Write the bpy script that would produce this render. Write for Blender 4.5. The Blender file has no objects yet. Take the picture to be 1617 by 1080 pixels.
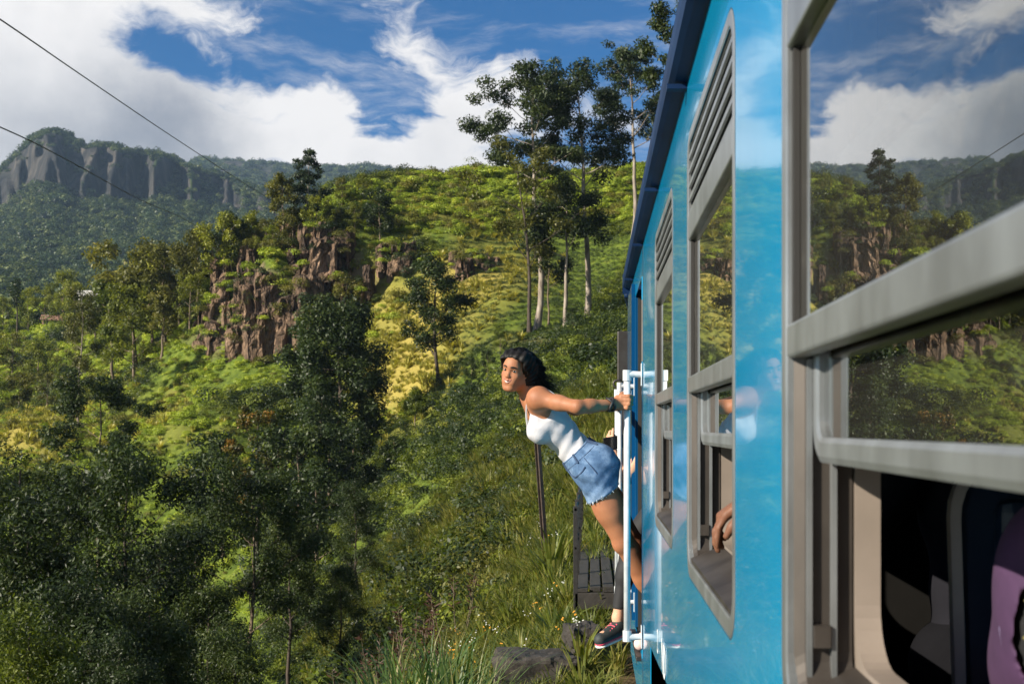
import bpy, math, random
import numpy as np
from mathutils import Vector, Matrix

# ------------------------------------------------------------------ camera, world, sun, exposure
SC = bpy.context.scene
COL = SC.collection
F = 1840.0            # focal length in pixels of the 1617 px wide photograph
CX, CY = 935.0, 675.0  # where the train's long lines meet (the horizon)
cam_data = bpy.data.cameras.new("camera")
cam = bpy.data.objects.new("camera", cam_data)
COL.objects.link(cam)
cam.location = (0, 0, 0)
cam.rotation_euler = (math.pi / 2, 0, 0)
cam_data.sensor_width = 36.0
cam_data.lens = 36.0 * F / 1617.0
cam_data.shift_x = -(CX - 808.5) / 1617.0
cam_data.shift_y = (CY - 540.0) / 1617.0
cam_data.clip_start = 0.02
cam_data.clip_end = 9000
cam_data.dof.use_dof = True
cam_data.dof.focus_distance = 5.9
cam_data.dof.aperture_fstop = 9.0
SC.camera = cam

SUN_DIR = Vector((-0.74, -0.50, 0.43)).normalized()   # towards the sun
sun_el = math.asin(SUN_DIR.z)
sun_az = math.atan2(SUN_DIR.x, SUN_DIR.y)
sd = bpy.data.lights.new("sun", 'SUN')
sd.energy = 5.0
sd.angle = math.radians(0.5)
sd.color = (1.0, 0.91, 0.76)
so = bpy.data.objects.new("sun", sd)
COL.objects.link(so)
so.rotation_euler = (-SUN_DIR).to_track_quat('-Z', 'Y').to_euler()

SC.view_settings.view_transform = 'Standard'
SC.view_settings.look = 'None'
SC.view_settings.gamma = 1.0
SC.view_settings.exposure = 1.05
SC.view_settings.use_curve_mapping = False
SC.render.engine = 'CYCLES'
SC.cycles.max_bounces = 7
SC.cycles.diffuse_bounces = 3
SC.cycles.glossy_bounces = 4
SC.cycles.transmission_bounces = 6
SC.cycles.transparent_max_bounces = 8
SC.cycles.volume_bounces = 0
SC.cycles.use_denoising = True
SC.cycles.caustics_reflective = False
SC.cycles.caustics_refractive = False
SC.cycles.sample_clamp_indirect = 6.0

world = bpy.data.worlds.new("World")
SC.world = world
world.use_nodes = True


def pxdir(px, py):
    return Vector((px - CX, F, CY - py)).normalized()


def build_world():
    nt = world.node_tree
    N, L = nt.nodes, nt.links
    N.clear()

    def node(t, **kw):
        n = N.new(t)
        for k, v in kw.items():
            setattr(n, k, v)
        return n

    def math_(op, a, b=None, c=None):
        n = node('ShaderNodeMath', operation=op)
        for i, v in enumerate((a, b, c)):
            if v is None:
                continue
            if isinstance(v, (int, float)):
                n.inputs[i].default_value = v
            else:
                L.new(v, n.inputs[i])
        return n.outputs[0]

    def vmath(op, a, b=None, out=0):
        n = node('ShaderNodeVectorMath', operation=op)
        for i, v in enumerate((a, b)):
            if v is None:
                continue
            if isinstance(v, (tuple, Vector)):
                n.inputs[i].default_value = tuple(v)
            else:
                L.new(v, n.inputs[i])
        return n.outputs[out]

    tc = node('ShaderNodeTexCoord')
    d = tc.outputs['Generated']
    sky = node('ShaderNodeTexSky', sky_type='NISHITA', sun_disc=False)
    sky.sun_elevation = sun_el
    sky.sun_rotation = sun_az
    sky.altitude = 1200
    sky.air_density = 1.0
    sky.dust_density = 0.1
    sky.ozone_density = 4.0
    # a polarised, deep blue sky
    hs = node('ShaderNodeHueSaturation')
    hs.inputs['Saturation'].default_value = 1.6
    hs.inputs['Value'].default_value = 1.0
    hs.inputs['Hue'].default_value = 0.5
    L.new(sky.outputs[0], hs.inputs['Color'])
    bg_sky = node('ShaderNodeBackground')
    bg_sky.inputs[1].default_value = 0.050
    pol = node('ShaderNodeMix', data_type='RGBA', blend_type='MULTIPLY')
    pol.inputs[0].default_value = 1.0
    L.new(hs.outputs[0], pol.inputs[6])
    pol.inputs[7].default_value = (0.15, 0.92, 0.98, 1)
    L.new(pol.outputs[2], bg_sky.inputs[0])

    # clouds: noise of the view direction, drawn out along the high wind
    sep = node('ShaderNodeSeparateXYZ')
    L.new(d, sep.inputs[0])
    P = d

    def noise(vec, scale, detail, rough, dist=0.0):
        n = node('ShaderNodeTexNoise')
        n.inputs['Scale'].default_value = scale
        n.inputs['Detail'].default_value = detail
        n.inputs['Roughness'].default_value = rough
        n.inputs['Distortion'].default_value = dist
        L.new(vec, n.inputs['Vector'])
        return n
    # wispy stretched noise + billowy noise
    mp = node('ShaderNodeMapping')
    mp.inputs['Rotation'].default_value = (0, math.radians(24), 0)
    mp.inputs['Scale'].default_value = (0.9, 0.9, 3.2)
    wq = noise(d, 6.0, 4, 0.6)
    wqs = vmath('MULTIPLY', vmath('SUBTRACT', wq.outputs['Color'], (0.5, 0.5, 0.5)), (0.11, 0.11, 0.11))
    L.new(vmath('ADD', P, wqs), mp.inputs['Vector'])
    wisp = noise(mp.outputs[0], 7.5, 10, 0.62, 0.0)
    bill = noise(d, 9.0, 9, 0.56, 0.0)
    # warped direction for the big cloud masses
    wn = noise(d, 7.0, 8, 0.62)
    wv = vmath('SUBTRACT', wn.outputs['Color'], (0.5, 0.5, 0.5))
    sc_ = node('ShaderNodeVectorMath', operation='SCALE')
    L.new(wv, sc_.inputs[0])
    sc_.inputs['Scale'].default_value = 0.13
    dw = vmath('NORMALIZE', vmath('ADD', d, sc_.outputs[0]))

    def blob(vec, px, py, sig, amp):
        k = 1.0 / (sig / F) ** 2
        dot = vmath('DOT_PRODUCT', vec, pxdir(px, py), out=1)
        e = math_('EXPONENT', math_('MULTIPLY', math_('SUBTRACT', dot, 1.0), k))
        return math_('MULTIPLY', e, amp)

    base = math_('ADD', math_('MULTIPLY', math_('SUBTRACT', wisp.outputs[0], 0.5), 3.2),
                 math_('MULTIPLY', math_('SUBTRACT', bill.outputs[0], 0.5), 0.8))
    # more cloud low down, open sky above
    low = math_('MULTIPLY', math_('SUBTRACT', 0.30, sep.outputs[2]), 0.9)
    low = math_('MAXIMUM', math_('MINIMUM', low, 0.3), -0.1)
    acc = math_('ADD', base, low)
    for b in ((40, 40, 130, .55), (150, 130, 90, .35), (330, 15, 70, .32), (330, 78, 30, .42), (385, 60, 28, .40), (620, 50, 45, .34), (665, 95, 38, .28),
              (800, 75, 55, .34), (860, 115, 60, .30), (705, 60, 24, .30), (985, 95, 30, .3), (720, 205, 90, .30), (560, 225, 90, .34), (420, 190, 90, .30),
              (60, 190, 110, .40), (240, 200, 90, .35), (-200, 120, 240, .4), (940, 130, 40, .2),
              (225, 95, 50, -.85), (420, 105, 62, -.95), (500, 50, 52, -.85), (300, 120, 40, -.55), (565, 115, 48, -.8), (725, 20, 50, -.9), (590, 190, 26, -.5),
              (960, 35, 85, -.75), (1060, 70, 90, -.6), (648, 165, 26, -.6), (870, 10, 60, -.8),
              (330, 140, 40, -.2), (470, 195, 60, .30), (330, 175, 50, .30), (600, 240, 90, .25), (800, 200, 70, .25), (960, 170, 50, .25), (1250, -60, 260, -.3)):
        acc = math_('ADD', acc, blob(dw, *b))
    mr = node('ShaderNodeMapRange', interpolation_type='SMOOTHSTEP')
    L.new(acc, mr.inputs['Value'])
    mr.inputs['From Min'].default_value = -0.16
    mr.inputs['From Max'].default_value = 0.50
    # thin high cirrus over the open blue
    mp2 = node('ShaderNodeMapping')
    mp2.inputs['Rotation'].default_value = (0, math.radians(32), 0)
    mp2.inputs['Scale'].default_value = (0.8, 0.8, 4.2)
    L.new(vmath('ADD', P, vmath('MULTIPLY', wqs, (0.35, 0.35, 0.35))), mp2.inputs['Vector'])
    cir = noise(mp2.outputs[0], 5.0, 10, 0.68, 0.3)
    cm = node('ShaderNodeMapRange', interpolation_type='SMOOTHSTEP')
    L.new(cir.outputs[0], cm.inputs['Value'])
    cm.inputs['From Min'].default_value = 0.47
    cm.inputs['From Max'].default_value = 0.78
    cm.inputs['To Max'].default_value = 0.75
    dens = math_('MAXIMUM', mr.outputs[0], cm.outputs[0])
    # cloud colour: white where thick, grey in the bases
    g = None
    for b in ((240, 205, 75, .42), (170, 235, 85, .42), (320, 232, 55, .35), (20, 235, 70, .30), (60, 130, 70, .12), (560, 262, 40, .12)):
        v = blob(dw, *b)
        g = v if g is None else math_('ADD', g, v)
    gn = noise(d, 9.0, 6, 0.6)
    g = math_('ADD', g, math_('MULTIPLY', math_('SUBTRACT', gn.outputs[0], 0.48), 0.95))
    g = math_('MINIMUM', math_('MAXIMUM', g, 0.0), 1.0)
    mix = node('ShaderNodeMix', data_type='RGBA')
    L.new(g, mix.inputs[0])
    mix.inputs[6].default_value = (1.0, 0.97, 0.95, 1)
    mix.inputs[7].default_value = (0.33, 0.35, 0.40, 1)
    bg_c = node('ShaderNodeBackground')
    bg_c.inputs[1].default_value = 0.48
    L.new(mix.outputs[2], bg_c.inputs[0])
    ms = node('ShaderNodeMixShader')
    L.new(dens, ms.inputs[0])
    L.new(bg_sky.outputs[0], ms.inputs[1])
    L.new(bg_c.outputs[0], ms.inputs[2])
    out = node('ShaderNodeOutputWorld')
    L.new(ms.outputs[0], out.inputs[0])


build_world()

# ------------------------------------------------------------------ helpers
RNG = np.random.default_rng(7)


def P(px, py, Y):
    """The point at distance Y that the photograph shows at pixel (px, py)."""
    return Vector(((px - CX) * Y / F, Y, (CY - py) * Y / F))


def tag(o, label=None, cat=None, group=None, kind=None):
    if label:
        o['label'] = label
    if cat:
        o['category'] = cat
    if group:
        o['group'] = group
    if kind:
        o['kind'] = kind
    return o


def empty(name, loc=(0, 0, 0), parent=None):
    o = bpy.data.objects.new(name, None)
    o.empty_display_size = 0.2
    COL.objects.link(o)
    o.location = loc
    if parent is not None:
        o.parent = parent
    return o


def np_mesh(name, V, Fc, mat=None, smooth=False, tone=None, mats=None, midx=None):
    """A mesh from numpy vertices and faces (array of quads / tris, or a list of both)."""
    V = np.asarray(V, dtype=np.float32)
    me = bpy.data.meshes.new(name)
    if isinstance(Fc, np.ndarray):
        m, k = Fc.shape
        loops = Fc.astype(np.int32).ravel()
        starts = np.arange(0, m * k, k, dtype=np.int32)
        tot = np.full(m, k, dtype=np.int32)
    else:
        tot = np.array([len(f) for f in Fc], dtype=np.int32)
        loops = np.array([i for f in Fc for i in f], dtype=np.int32)
        starts = np.concatenate([[0], np.cumsum(tot)[:-1]]).astype(np.int32)
        m = len(tot)
    me.vertices.add(len(V))
    me.vertices.foreach_set('co', V.ravel())
    me.loops.add(len(loops))
    me.loops.foreach_set('vertex_index', loops)
    me.polygons.add(m)
    me.polygons.foreach_set('loop_start', starts)
    me.polygons.foreach_set('loop_total', tot)
    me.polygons.foreach_set('use_smooth', np.full(m, bool(smooth)))
    if midx is not None:
        me.polygons.foreach_set('material_index', np.asarray(midx, dtype=np.int32))
    if tone is not None:
        a = me.attributes.new('tone', 'FLOAT', 'POINT')
        a.data.foreach_set('value', np.asarray(tone, dtype=np.float32))
    me.update(calc_edges=True)
    me.validate()
    if mats:
        for q in mats:
            me.materials.append(q)
    elif mat is not None:
        me.materials.append(mat)
    return me


def link(name, me, parent=None, loc=None, rot=None):
    o = bpy.data.objects.new(name, me)
    COL.objects.link(o)
    if parent is not None:
        o.parent = parent
    if loc is not None:
        o.location = loc
    if rot is not None:
        o.rotation_euler = rot
    return o


class MB:
    """Collects simple shapes into one mesh."""

    def __init__(self):
        self.v, self.f = [], []

    def add(self, V, Fc):
        n = len(self.v)
        self.v.extend([tuple(p) for p in V])
        self.f.extend([tuple(int(i) + n for i in q) for q in Fc])
        return self

    def box(self, x0, x1, y0, y1, z0, z1, bev=0.0):
        if bev <= 0:
            V = [(x, y, z) for x in (x0, x1) for y in (y0, y1) for z in (z0, z1)]
            return self.add(V, [(0, 1, 3, 2), (4, 6, 7, 5), (0, 4, 5, 1), (2, 3, 7, 6), (0, 2, 6, 4), (1, 5, 7, 3)])
        import bmesh
        bm = bmesh.new()
        bmesh.ops.create_cube(bm, size=1)
        bmesh.ops.scale(bm, vec=(x1 - x0, y1 - y0, z1 - z0), verts=bm.verts)
        bmesh.ops.translate(bm, vec=((x0 + x1) / 2, (y0 + y1) / 2, (z0 + z1) / 2), verts=bm.verts)
        bmesh.ops.bevel(bm, geom=list(bm.edges), offset=bev, segments=2, affect='EDGES', profile=0.5)
        bm.verts.index_update()
        V = [tuple(v.co) for v in bm.verts]
        Q = [[v.index for v in f.verts] for f in bm.faces]
        bm.free()
        return self.add(V, Q)

    def tube(self, pts, radii, n=8, cap=True):
        V, Q = tube(pts, radii, n, cap)
        return self.add(V, Q)

    def build(self, name, mat, parent=None, smooth=False):
        return link(name, np_mesh(name, self.v, self.f, mat, smooth), parent)


def _islands(nv, faces):
    par = list(range(nv))

    def find(a):
        while par[a] != a:
            par[a] = par[par[a]]
            a = par[a]
        return a
    for f in faces:
        r0 = find(f[0])
        for i in f[1:]:
            par[find(i)] = r0
    out = {}
    for f in faces:
        out.setdefault(find(f[0]), []).append(f)
    return list(out.values())


def build_each(mb, name, mat, parent=None, smooth=False, loc=None):
    """Every separate shape collected in mb becomes an object of its own."""
    res = []
    for fs in _islands(len(mb.v), mb.f):
        ids = sorted({i for f in fs for i in f})
        mp = {a: k for k, a in enumerate(ids)}
        o = link(name, np_mesh(name, [mb.v[i] for i in ids], [tuple(mp[i] for i in f) for f in fs], mat, smooth), parent, loc)
        res.append(o)
    return res


def tube(pts, radii, n=8, cap=True):
    pts = [Vector(p) for p in pts]
    if isinstance(radii, (int, float)):
        radii = [radii] * len(pts)
    V, Q = [], []
    ref = None
    for i, p in enumerate(pts):
        a = pts[max(i - 1, 0)]
        b = pts[min(i + 1, len(pts) - 1)]
        t = (b - a).normalized()
        if ref is None:
            ref = Vector((0, 0, 1)) if abs(t.z) < 0.9 else Vector((1, 0, 0))
        u = (ref - t * ref.dot(t)).normalized()
        w = t.cross(u)
        ref = u
        for k in range(n):
            an = 2 * math.pi * k / n
            V.append(p + (u * math.cos(an) + w * math.sin(an)) * radii[i])
    for i in range(len(pts) - 1):
        for k in range(n):
            k2 = (k + 1) % n
            Q.append((i * n + k, i * n + k2, (i + 1) * n + k2, (i + 1) * n + k))
    if cap:
        Q.append(tuple(range(n - 1, -1, -1)))
        Q.append(tuple(range((len(pts) - 1) * n, len(pts) * n)))
    return V, Q


def spline(pts, n):
    """Catmull-Rom through the points, n samples per span."""
    pts = [Vector(p) for p in pts]
    q = [pts[0] * 2 - pts[1]] + pts + [pts[-1] * 2 - pts[-2]]
    out = []
    for i in range(1, len(q) - 2):
        a, b, c, e = q[i - 1:i + 3]
        for k in range(n):
            t = k / n
            out.append(0.5 * (2 * b + (c - a) * t + (2 * a - 5 * b + 4 * c - e) * t * t + (3 * b - a - 3 * c + e) * t ** 3))
    out.append(pts[-1])
    return out


# lattice noise in numpy
def _hash(ix, iy, iz, seed):
    h = (ix.astype(np.int64) * 374761393 + iy.astype(np.int64) * 668265263 + iz.astype(np.int64) * 2147483647 + seed * 974711) & 0xffffffff
    h = ((h ^ (h >> 13)) * 1274126177) & 0xffffffff
    h = ((h ^ (h >> 16)) * 2246822519) & 0xffffffff
    return ((h ^ (h >> 15)) & 0xffffff) / float(0xffffff)


def vnoise(x, y, z=None, seed=0):
    x = np.asarray(x, dtype=np.float64)
    y = np.asarray(y, dtype=np.float64)
    z = np.zeros_like(x) if z is None else np.asarray(z, dtype=np.float64)
    ix, iy, iz = np.floor(x), np.floor(y), np.floor(z)
    fx, fy, fz = x - ix, y - iy, z - iz
    fx, fy, fz = [t * t * (3 - 2 * t) for t in (fx, fy, fz)]
    r = 0
    for dx in (0, 1):
        for dy in (0, 1):
            for dz in (0, 1):
                w = (fx if dx else 1 - fx) * (fy if dy else 1 - fy) * (fz if dz else 1 - fz)
                r = r + w * _hash(ix + dx, iy + dy, iz + dz, seed)
    return r * 2 - 1


def fbm(x, y, z=None, oct=4, seed=0, gain=0.5):
    x = np.asarray(x, dtype=np.float64)
    y = np.asarray(y, dtype=np.float64)
    s, a = 0, 1.0
    for o in range(oct):
        s = s + a * vnoise(x * 2 ** o, y * 2 ** o, None if z is None else np.asarray(z) * 2 ** o, seed + o * 17)
        a *= gain
    return s


# materials
def new_mat(name):
    m = bpy.data.materials.new(name)
    m.use_nodes = True
    nt = m.node_tree
    b = nt.nodes['Principled BSDF']
    return m, nt, b


def nd(nt, t, **kw):
    n = nt.nodes.new(t)
    for k, v in kw.items():
        setattr(n, k, v)
    return n


def ramp(nt, fac, stops):
    r = nd(nt, 'ShaderNodeValToRGB')
    els = r.color_ramp.elements
    while len(els) < len(stops):
        els.new(0.5)
    for e, (p, c) in zip(els, stops):
        e.position = p
        e.color = (*c, 1)
    nt.links.new(fac, r.inputs[0])
    return r.outputs[0]


def noise_tex(nt, scale, detail=5, rough=0.55, coord='Object', dist=0.0, mapscale=None):
    tc = nd(nt, 'ShaderNodeTexCoord')
    n = nd(nt, 'ShaderNodeTexNoise')
    n.inputs['Scale'].default_value = scale
    n.inputs['Detail'].default_value = detail
    n.inputs['Roughness'].default_value = rough
    n.inputs['Distortion'].default_value = dist
    v = tc.outputs[coord]
    if mapscale:
        mp = nd(nt, 'ShaderNodeMapping')
        mp.inputs['Scale'].default_value = mapscale
        nt.links.new(v, mp.inputs['Vector'])
        v = mp.outputs[0]
    nt.links.new(v, n.inputs['Vector'])
    return n.outputs[0]


def bump(nt, b, height, strength, dist):
    bp = nd(nt, 'ShaderNodeBump')
    bp.inputs['Strength'].default_value = strength
    bp.inputs['Distance'].default_value = dist
    nt.links.new(height, bp.inputs['Height'])
    nt.links.new(bp.outputs[0], b.inputs['Normal'])
    return bp


def simple_mat(name, c, rough=0.6, metal=0.0, c2=None, scale=8.0, bump_s=0.0, bump_d=0.01, coat=0.0, spec=0.5, mapscale=None, lo=.35, hi=.7, detail=6):
    m, nt, b = new_mat(name)
    b.inputs['Roughness'].default_value = rough
    b.inputs['Metallic'].default_value = metal
    b.inputs['Specular IOR Level'].default_value = spec
    b.inputs['Coat Weight'].default_value = coat
    b.inputs['Coat Roughness'].default_value = 0.05
    n = noise_tex(nt, scale, detail, 0.6, mapscale=mapscale)
    c2 = c2 or tuple(x * 0.78 for x in c)
    nt.links.new(ramp(nt, n, [(lo, c2), (hi, c)]), b.inputs['Base Color'])
    if bump_s:
        bump(nt, b, n, bump_s, bump_d)
    return m


def leaf_mat(name, c1, c2, c3=None, trans=0.35, rough=0.5, obj_var=0.35, spec=0.35):
    """Foliage: colour from the leaf's own tone and a per-plant shift; light also passes through."""
    m, nt, b = new_mat(name)
    L = nt.links
    at = nd(nt, 'ShaderNodeAttribute', attribute_name='tone')
    oi = nd(nt, 'ShaderNodeObjectInfo')
    a = nd(nt, 'ShaderNodeMath', operation='MULTIPLY_ADD')
    L.new(oi.outputs['Random'], a.inputs[0])
    a.inputs[1].default_value = obj_var
    L.new(at.outputs['Fac'], a.inputs[2])
    s = nd(nt, 'ShaderNodeMath', operation='SUBTRACT')
    L.new(a.outputs[0], s.inputs[0])
    s.inputs[1].default_value = obj_var / 2
    stops = [(0.1, c1), (0.6, c2)] + ([(0.95, c3)] if c3 else [])
    col = ramp(nt, s.outputs[0], stops)
    L.new(col, b.inputs['Base Color'])
    b.inputs['Roughness'].default_value = rough
    b.inputs['Specular IOR Level'].default_value = spec
    tr = nd(nt, 'ShaderNodeBsdfTranslucent')
    mul = nd(nt, 'ShaderNodeMix', data_type='RGBA', blend_type='MULTIPLY')
    mul.inputs[0].default_value = 1.0
    L.new(col, mul.inputs[6])
    mul.inputs[7].default_value = (1.5, 1.5, 0.7, 1)
    L.new(mul.outputs[2], tr.inputs['Color'])
    mx = nd(nt, 'ShaderNodeMixShader')
    mx.inputs[0].default_value = trans
    L.new(b.outputs[0], mx.inputs[1])
    L.new(tr.outputs[0], mx.inputs[2])
    L.new(mx.outputs[0], nt.nodes['Material Output'].inputs[0])
    return m

# ------------------------------------------------------------------ terrain
# control points of the hillside: direction column, distance, height (camera = 0)
_ctrl = {
    1000: [(4, -2.5), (8, -2.5), (12, -2.5), (20, -2.15), (30, -1.6), (40, -1), (60, 2), (90, 7), (120, 12), (150, 25), (180, 39.5), (210, 43), (260, 40)],
    900: [(4, -2.55), (6, -2.6), (10, -2.55), (14, -2.5), (20, -2.25), (30, -1.7), (50, .5), (80, 5), (110, 9), (120, 11), (150, 22.5), (180, 38.5), (210, 42)],
    800: [(4, -2.6), (6, -2.65), (10, -2.75), (15, -3), (22, -3.1), (35, -2.7), (55, -1), (80, 3), (110, 8), (140, 18), (160, 28), (178, 38.5), (210, 40)],
    700: [(4, -2.6), (6, -2.62), (10, -2.8), (16, -3.4), (30, -4.9), (45, -4.5), (65, -3), (90, 0), (110, 4.5), (125, 10), (140, 18), (155, 27), (177, 38), (210, 38)],
    550: [(4, -2.8), (7, -3.0), (10, -3.3), (14, -4.1), (20, -5.6), (30, -7.4), (45, -8), (65, -7.5), (90, -5.5), (110, -3), (120, 1), (135, 9), (142, 13), (150, 25), (165, 33), (182, 36.5), (215, 32)],
    430: [(6, -3.6), (10, -4.5), (20, -7), (30, -9), (50, -11), (70, -10.5), (90, -8), (105, -4), (120, 1), (135, 7), (139, 9), (144, 19), (152, 21.5), (165, 25), (200, 22), (260, 18)],
    330: [(10, -4.9), (20, -8), (40, -12.5), (60, -14), (80, -12.5), (95, -8), (108, -2.5), (125, 3), (140, 7), (147, 15), (156, 19), (170, 21.5), (210, 19), (280, 18)],
    200: [(10, -5.2), (20, -9), (40, -14), (60, -16), (80, -15), (95, -11), (110, -4), (130, 0), (150, 5), (170, 9), (200, 15), (240, 26), (280, 30), (340, 30)],
    50: [(10, -5.6), (20, -10), (40, -16), (60, -19), (80, -18), (95, -14), (110, -6), (125, -1), (150, 2), (200, 10), (250, 22), (300, 31), (350, 33), (420, 30)],
    -300: [(10, -6), (20, -10), (60, -20), (110, -12), (200, 4), (300, 24), (420, 26)],
    -1200: [(3, -6), (20, -12), (60, -26), (150, -25), (300, -10)],
    -3000: [(0, -9), (5, -10), (30, -24)],
    1300: [(4, -2.5), (12, -2.4), (20, -1.4), (40, 3), (80, 13), (120, 25), (180, 44), (230, 50)],
    2200: [(4, -2.4), (10, 0), (40, 13), (100, 38)],
    5000: [(3, 0), (10, 10)],
}
_cp = []
for _px, _l in _ctrl.items():
    for _Y, _z in _l:
        _x = (_px - CX) * _Y / F
        _cp.append((_x / (_Y + 10), math.log(_Y + 10), _z / (_Y + 10)))
for _x, _Y, _z in ((0.0, -3.5, -2.6), (-2, -3, -3.6), (-6, -3, -6), (-14, -3, -10), (3, -3, -2.4), (0.1, 0, -2.55), (-1, 0, -2.9), (-3, 0, -4.2), (2, 0, -2.45), (8, 0, 1.5), (-20, 0, -12)):
    _cp.append((_x / (_Y + 10), math.log(_Y + 10), _z / (_Y + 10)))
_cp = np.array(_cp)


def _kern(r2):
    r = np.sqrt(r2 + 0.0009)
    return r ** 3 / (1 + 0.0 * r) if False else r


_sx = np.array([2.2, 1.0])
_A = _cp[:, :2] * _sx
_d2 = ((_A[:, None, :] - _A[None]) ** 2).sum(-1)
_n = len(_A)
_M = np.zeros((_n + 3, _n + 3))
_M[:_n, :_n] = -_kern(_d2) + np.eye(_n) * -0.0004 * 0
_M[:_n, _n] = 1
_M[:_n, _n + 1:] = _A
_M[_n:, :_n] = _M[:_n, _n:].T
_W = np.linalg.solve(_M, np.concatenate([_cp[:, 2], np.zeros(3)]))


def ground(x, y, detail=True):
    x = np.asarray(x, dtype=np.float64)
    y = np.asarray(y, dtype=np.float64)
    shp = x.shape
    xf, yf = x.ravel(), y.ravel()
    out = np.empty(xf.size)
    for i in range(0, xf.size, 20000):
        yy = np.maximum(yf[i:i + 20000] + 10, 1.0)
        q = np.stack([xf[i:i + 20000] / yy, np.log(yy)], 1) * _sx
        r2 = ((q[:, None, :] - _A[None]) ** 2).sum(-1)
        out[i:i + 20000] = (-_kern(r2) @ _W[:_n] + _W[_n] + q @ _W[_n + 1:]) * yy
    z = out.reshape(shp)
    if detail:
        dist = np.hypot(x, y)
        flat = np.clip((np.abs(x - 0.8 - np.maximum(y - 8, 0) * 0.03) - 1.0) / 3, 0, 1)   # the track bed stays level
        flat = np.where(y < 40, flat, 1)
        amp = np.clip(dist * 0.012, 0.03, 1.1) * (0.15 + 0.85 * flat)
        z = z + amp * fbm(x / 9.0, y / 9.0, oct=4, seed=3) * 0.9
    return z


def g1(x, y):
    return float(ground(np.array([x]), np.array([y]))[0])


def on_ground(px, Y):
    x = (px - CX) * Y / F
    return Vector((x, Y, g1(x, Y)))


# photograph-like columns are only used to say which ground carries which cover
def cover_masks(x, y, z):
    yy = np.maximum(y, 1.0)
    px = CX + x / yy * F
    py = CY - z / yy * F
    n = fbm(x / 7, y / 7, oct=3, seed=11) * 0.25 + fbm(x / 2.2, y / 2.2, oct=2, seed=12) * 0.15
    dry = np.zeros_like(x)
    for (a, b, sa, sb, w) in ((650, 580, 55, 80, 1.0), (610, 600, 70, 60, .6), (760, 440, 70, 45, .9), (700, 480, 60, 60, .8), (40, 690, 80, 35, .9), (140, 640, 90, 30, .35),
                              (600, 470, 50, 50, .4), (280, 660, 80, 40, .15), (240, 615, 60, 25, .2), (700, 330, 120, 40, .25), (400, 460, 90, 40, .15)):
        dry = dry + w * np.exp(-((px - a) / sa) ** 2 - ((py - b) / sb) ** 2)
    dry = np.where(y > 45, dry, 0)
    dry = np.clip(dry + n * (dry > .05), 0, 1)
    soil = np.exp(-((x - 0.55) / 0.75) ** 2) * (y < 16)
    soil = soil + np.where(y > 60, np.exp(-((px - 840) / 90) ** 2 - ((py - 540) / 16) ** 2) * .6, 0)
    soil = np.clip(soil + n * .3 * (soil > .05), 0, 1)
    return px, py, dry, soil


def build_ground_material():
    m, nt, b = new_mat("ground_cover")
    L = nt.links
    n1 = noise_tex(nt, 0.9, 8, 0.62)
    n2 = noise_tex(nt, 9.0, 6, 0.65)
    green = ramp(nt, n1, [(.3, (.035, .055, .010)), (.52, (.085, .120, .017)), (.75, (.16, .185, .032))])
    dryc = ramp(nt, n2, [(.25, (.17, .14, .035)), (.55, (.32, .26, .065)), (.8, (.40, .33, .09))])
    soilc = ramp(nt, n2, [(.3, (.045, .030, .018)), (.6, (.11, .075, .042)), (.8, (.17, .12, .07))])
    rock = ramp(nt, n2, [(.3, (.07, .05, .038)), (.6, (.21, .15, .11)), (.8, (.30, .22, .16))])

    def mixc(f, a, c):
        mx = nd(nt, 'ShaderNodeMix', data_type='RGBA')
        if isinstance(f, (int, float)):
            mx.inputs[0].default_value = f
        else:
            L.new(f, mx.inputs[0])
        L.new(a, mx.inputs[6])
        L.new(c, mx.inputs[7])
        return mx.outputs[2]
    ad = nd(nt, 'ShaderNodeAttribute', attribute_name='dry')
    asl = nd(nt, 'ShaderNodeAttribute', attribute_name='soil')
    c = mixc(ad.outputs['Fac'], green, dryc)
    c = mixc(asl.outputs['Fac'], c, soilc)
    ge = nd(nt, 'ShaderNodeNewGeometry')
    sp = nd(nt, 'ShaderNodeSeparateXYZ')
    L.new(ge.outputs['Normal'], sp.inputs[0])
    mr = nd(nt, 'ShaderNodeMapRange')
    mr.inputs['From Min'].default_value = .62
    mr.inputs['From Max'].default_value = .48
    L.new(sp.outputs[2], mr.inputs['Value'])
    c = mixc(mr.outputs[0], c, rock)
    L.new(c, b.inputs['Base Color'])
    b.inputs['Roughness'].default_value = .95
    b.inputs['Specular IOR Level'].default_value = .1
    bump(nt, b, n2, .7, .12)
    return m


def build_terrain():
    nv, na = 380, 330
    v = np.linspace(math.log(6.0), math.log(440.0), nv)
    t = np.linspace(-1, 1, na)
    a = np.where(t < 0, t * 0.75 - 2.6 * np.abs(t) ** 5, t * 0.6 + 1.2 * np.abs(t) ** 5)
    VV, AA = np.meshgrid(v, a, indexing='ij')
    yy = np.exp(VV)
    X, Y = AA * yy, yy - 10
    Z = ground(X, Y)
    px, py, dry, soil = cover_masks(X, Y, Z)
    V = np.stack([X, Y, Z], -1).reshape(-1, 3)
    i = np.arange(nv * na).reshape(nv, na)
    Q = np.stack([i[:-1, :-1], i[:-1, 1:], i[1:, 1:], i[1:, :-1]], -1).reshape(-1, 4)
    me = np_mesh("hillside", V, Q, build_ground_material(), smooth=True)
    for nm, ar in (('dry', dry), ('soil', soil)):
        at = me.attributes.new(nm, 'FLOAT', 'POINT')
        at.data.foreach_set('value', ar.ravel().astype(np.float32))
    return tag(link("hillside", me), "green valley hillside falling away from the railway and rising to the ridge", "hillside", kind='structure')


build_terrain()


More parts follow.
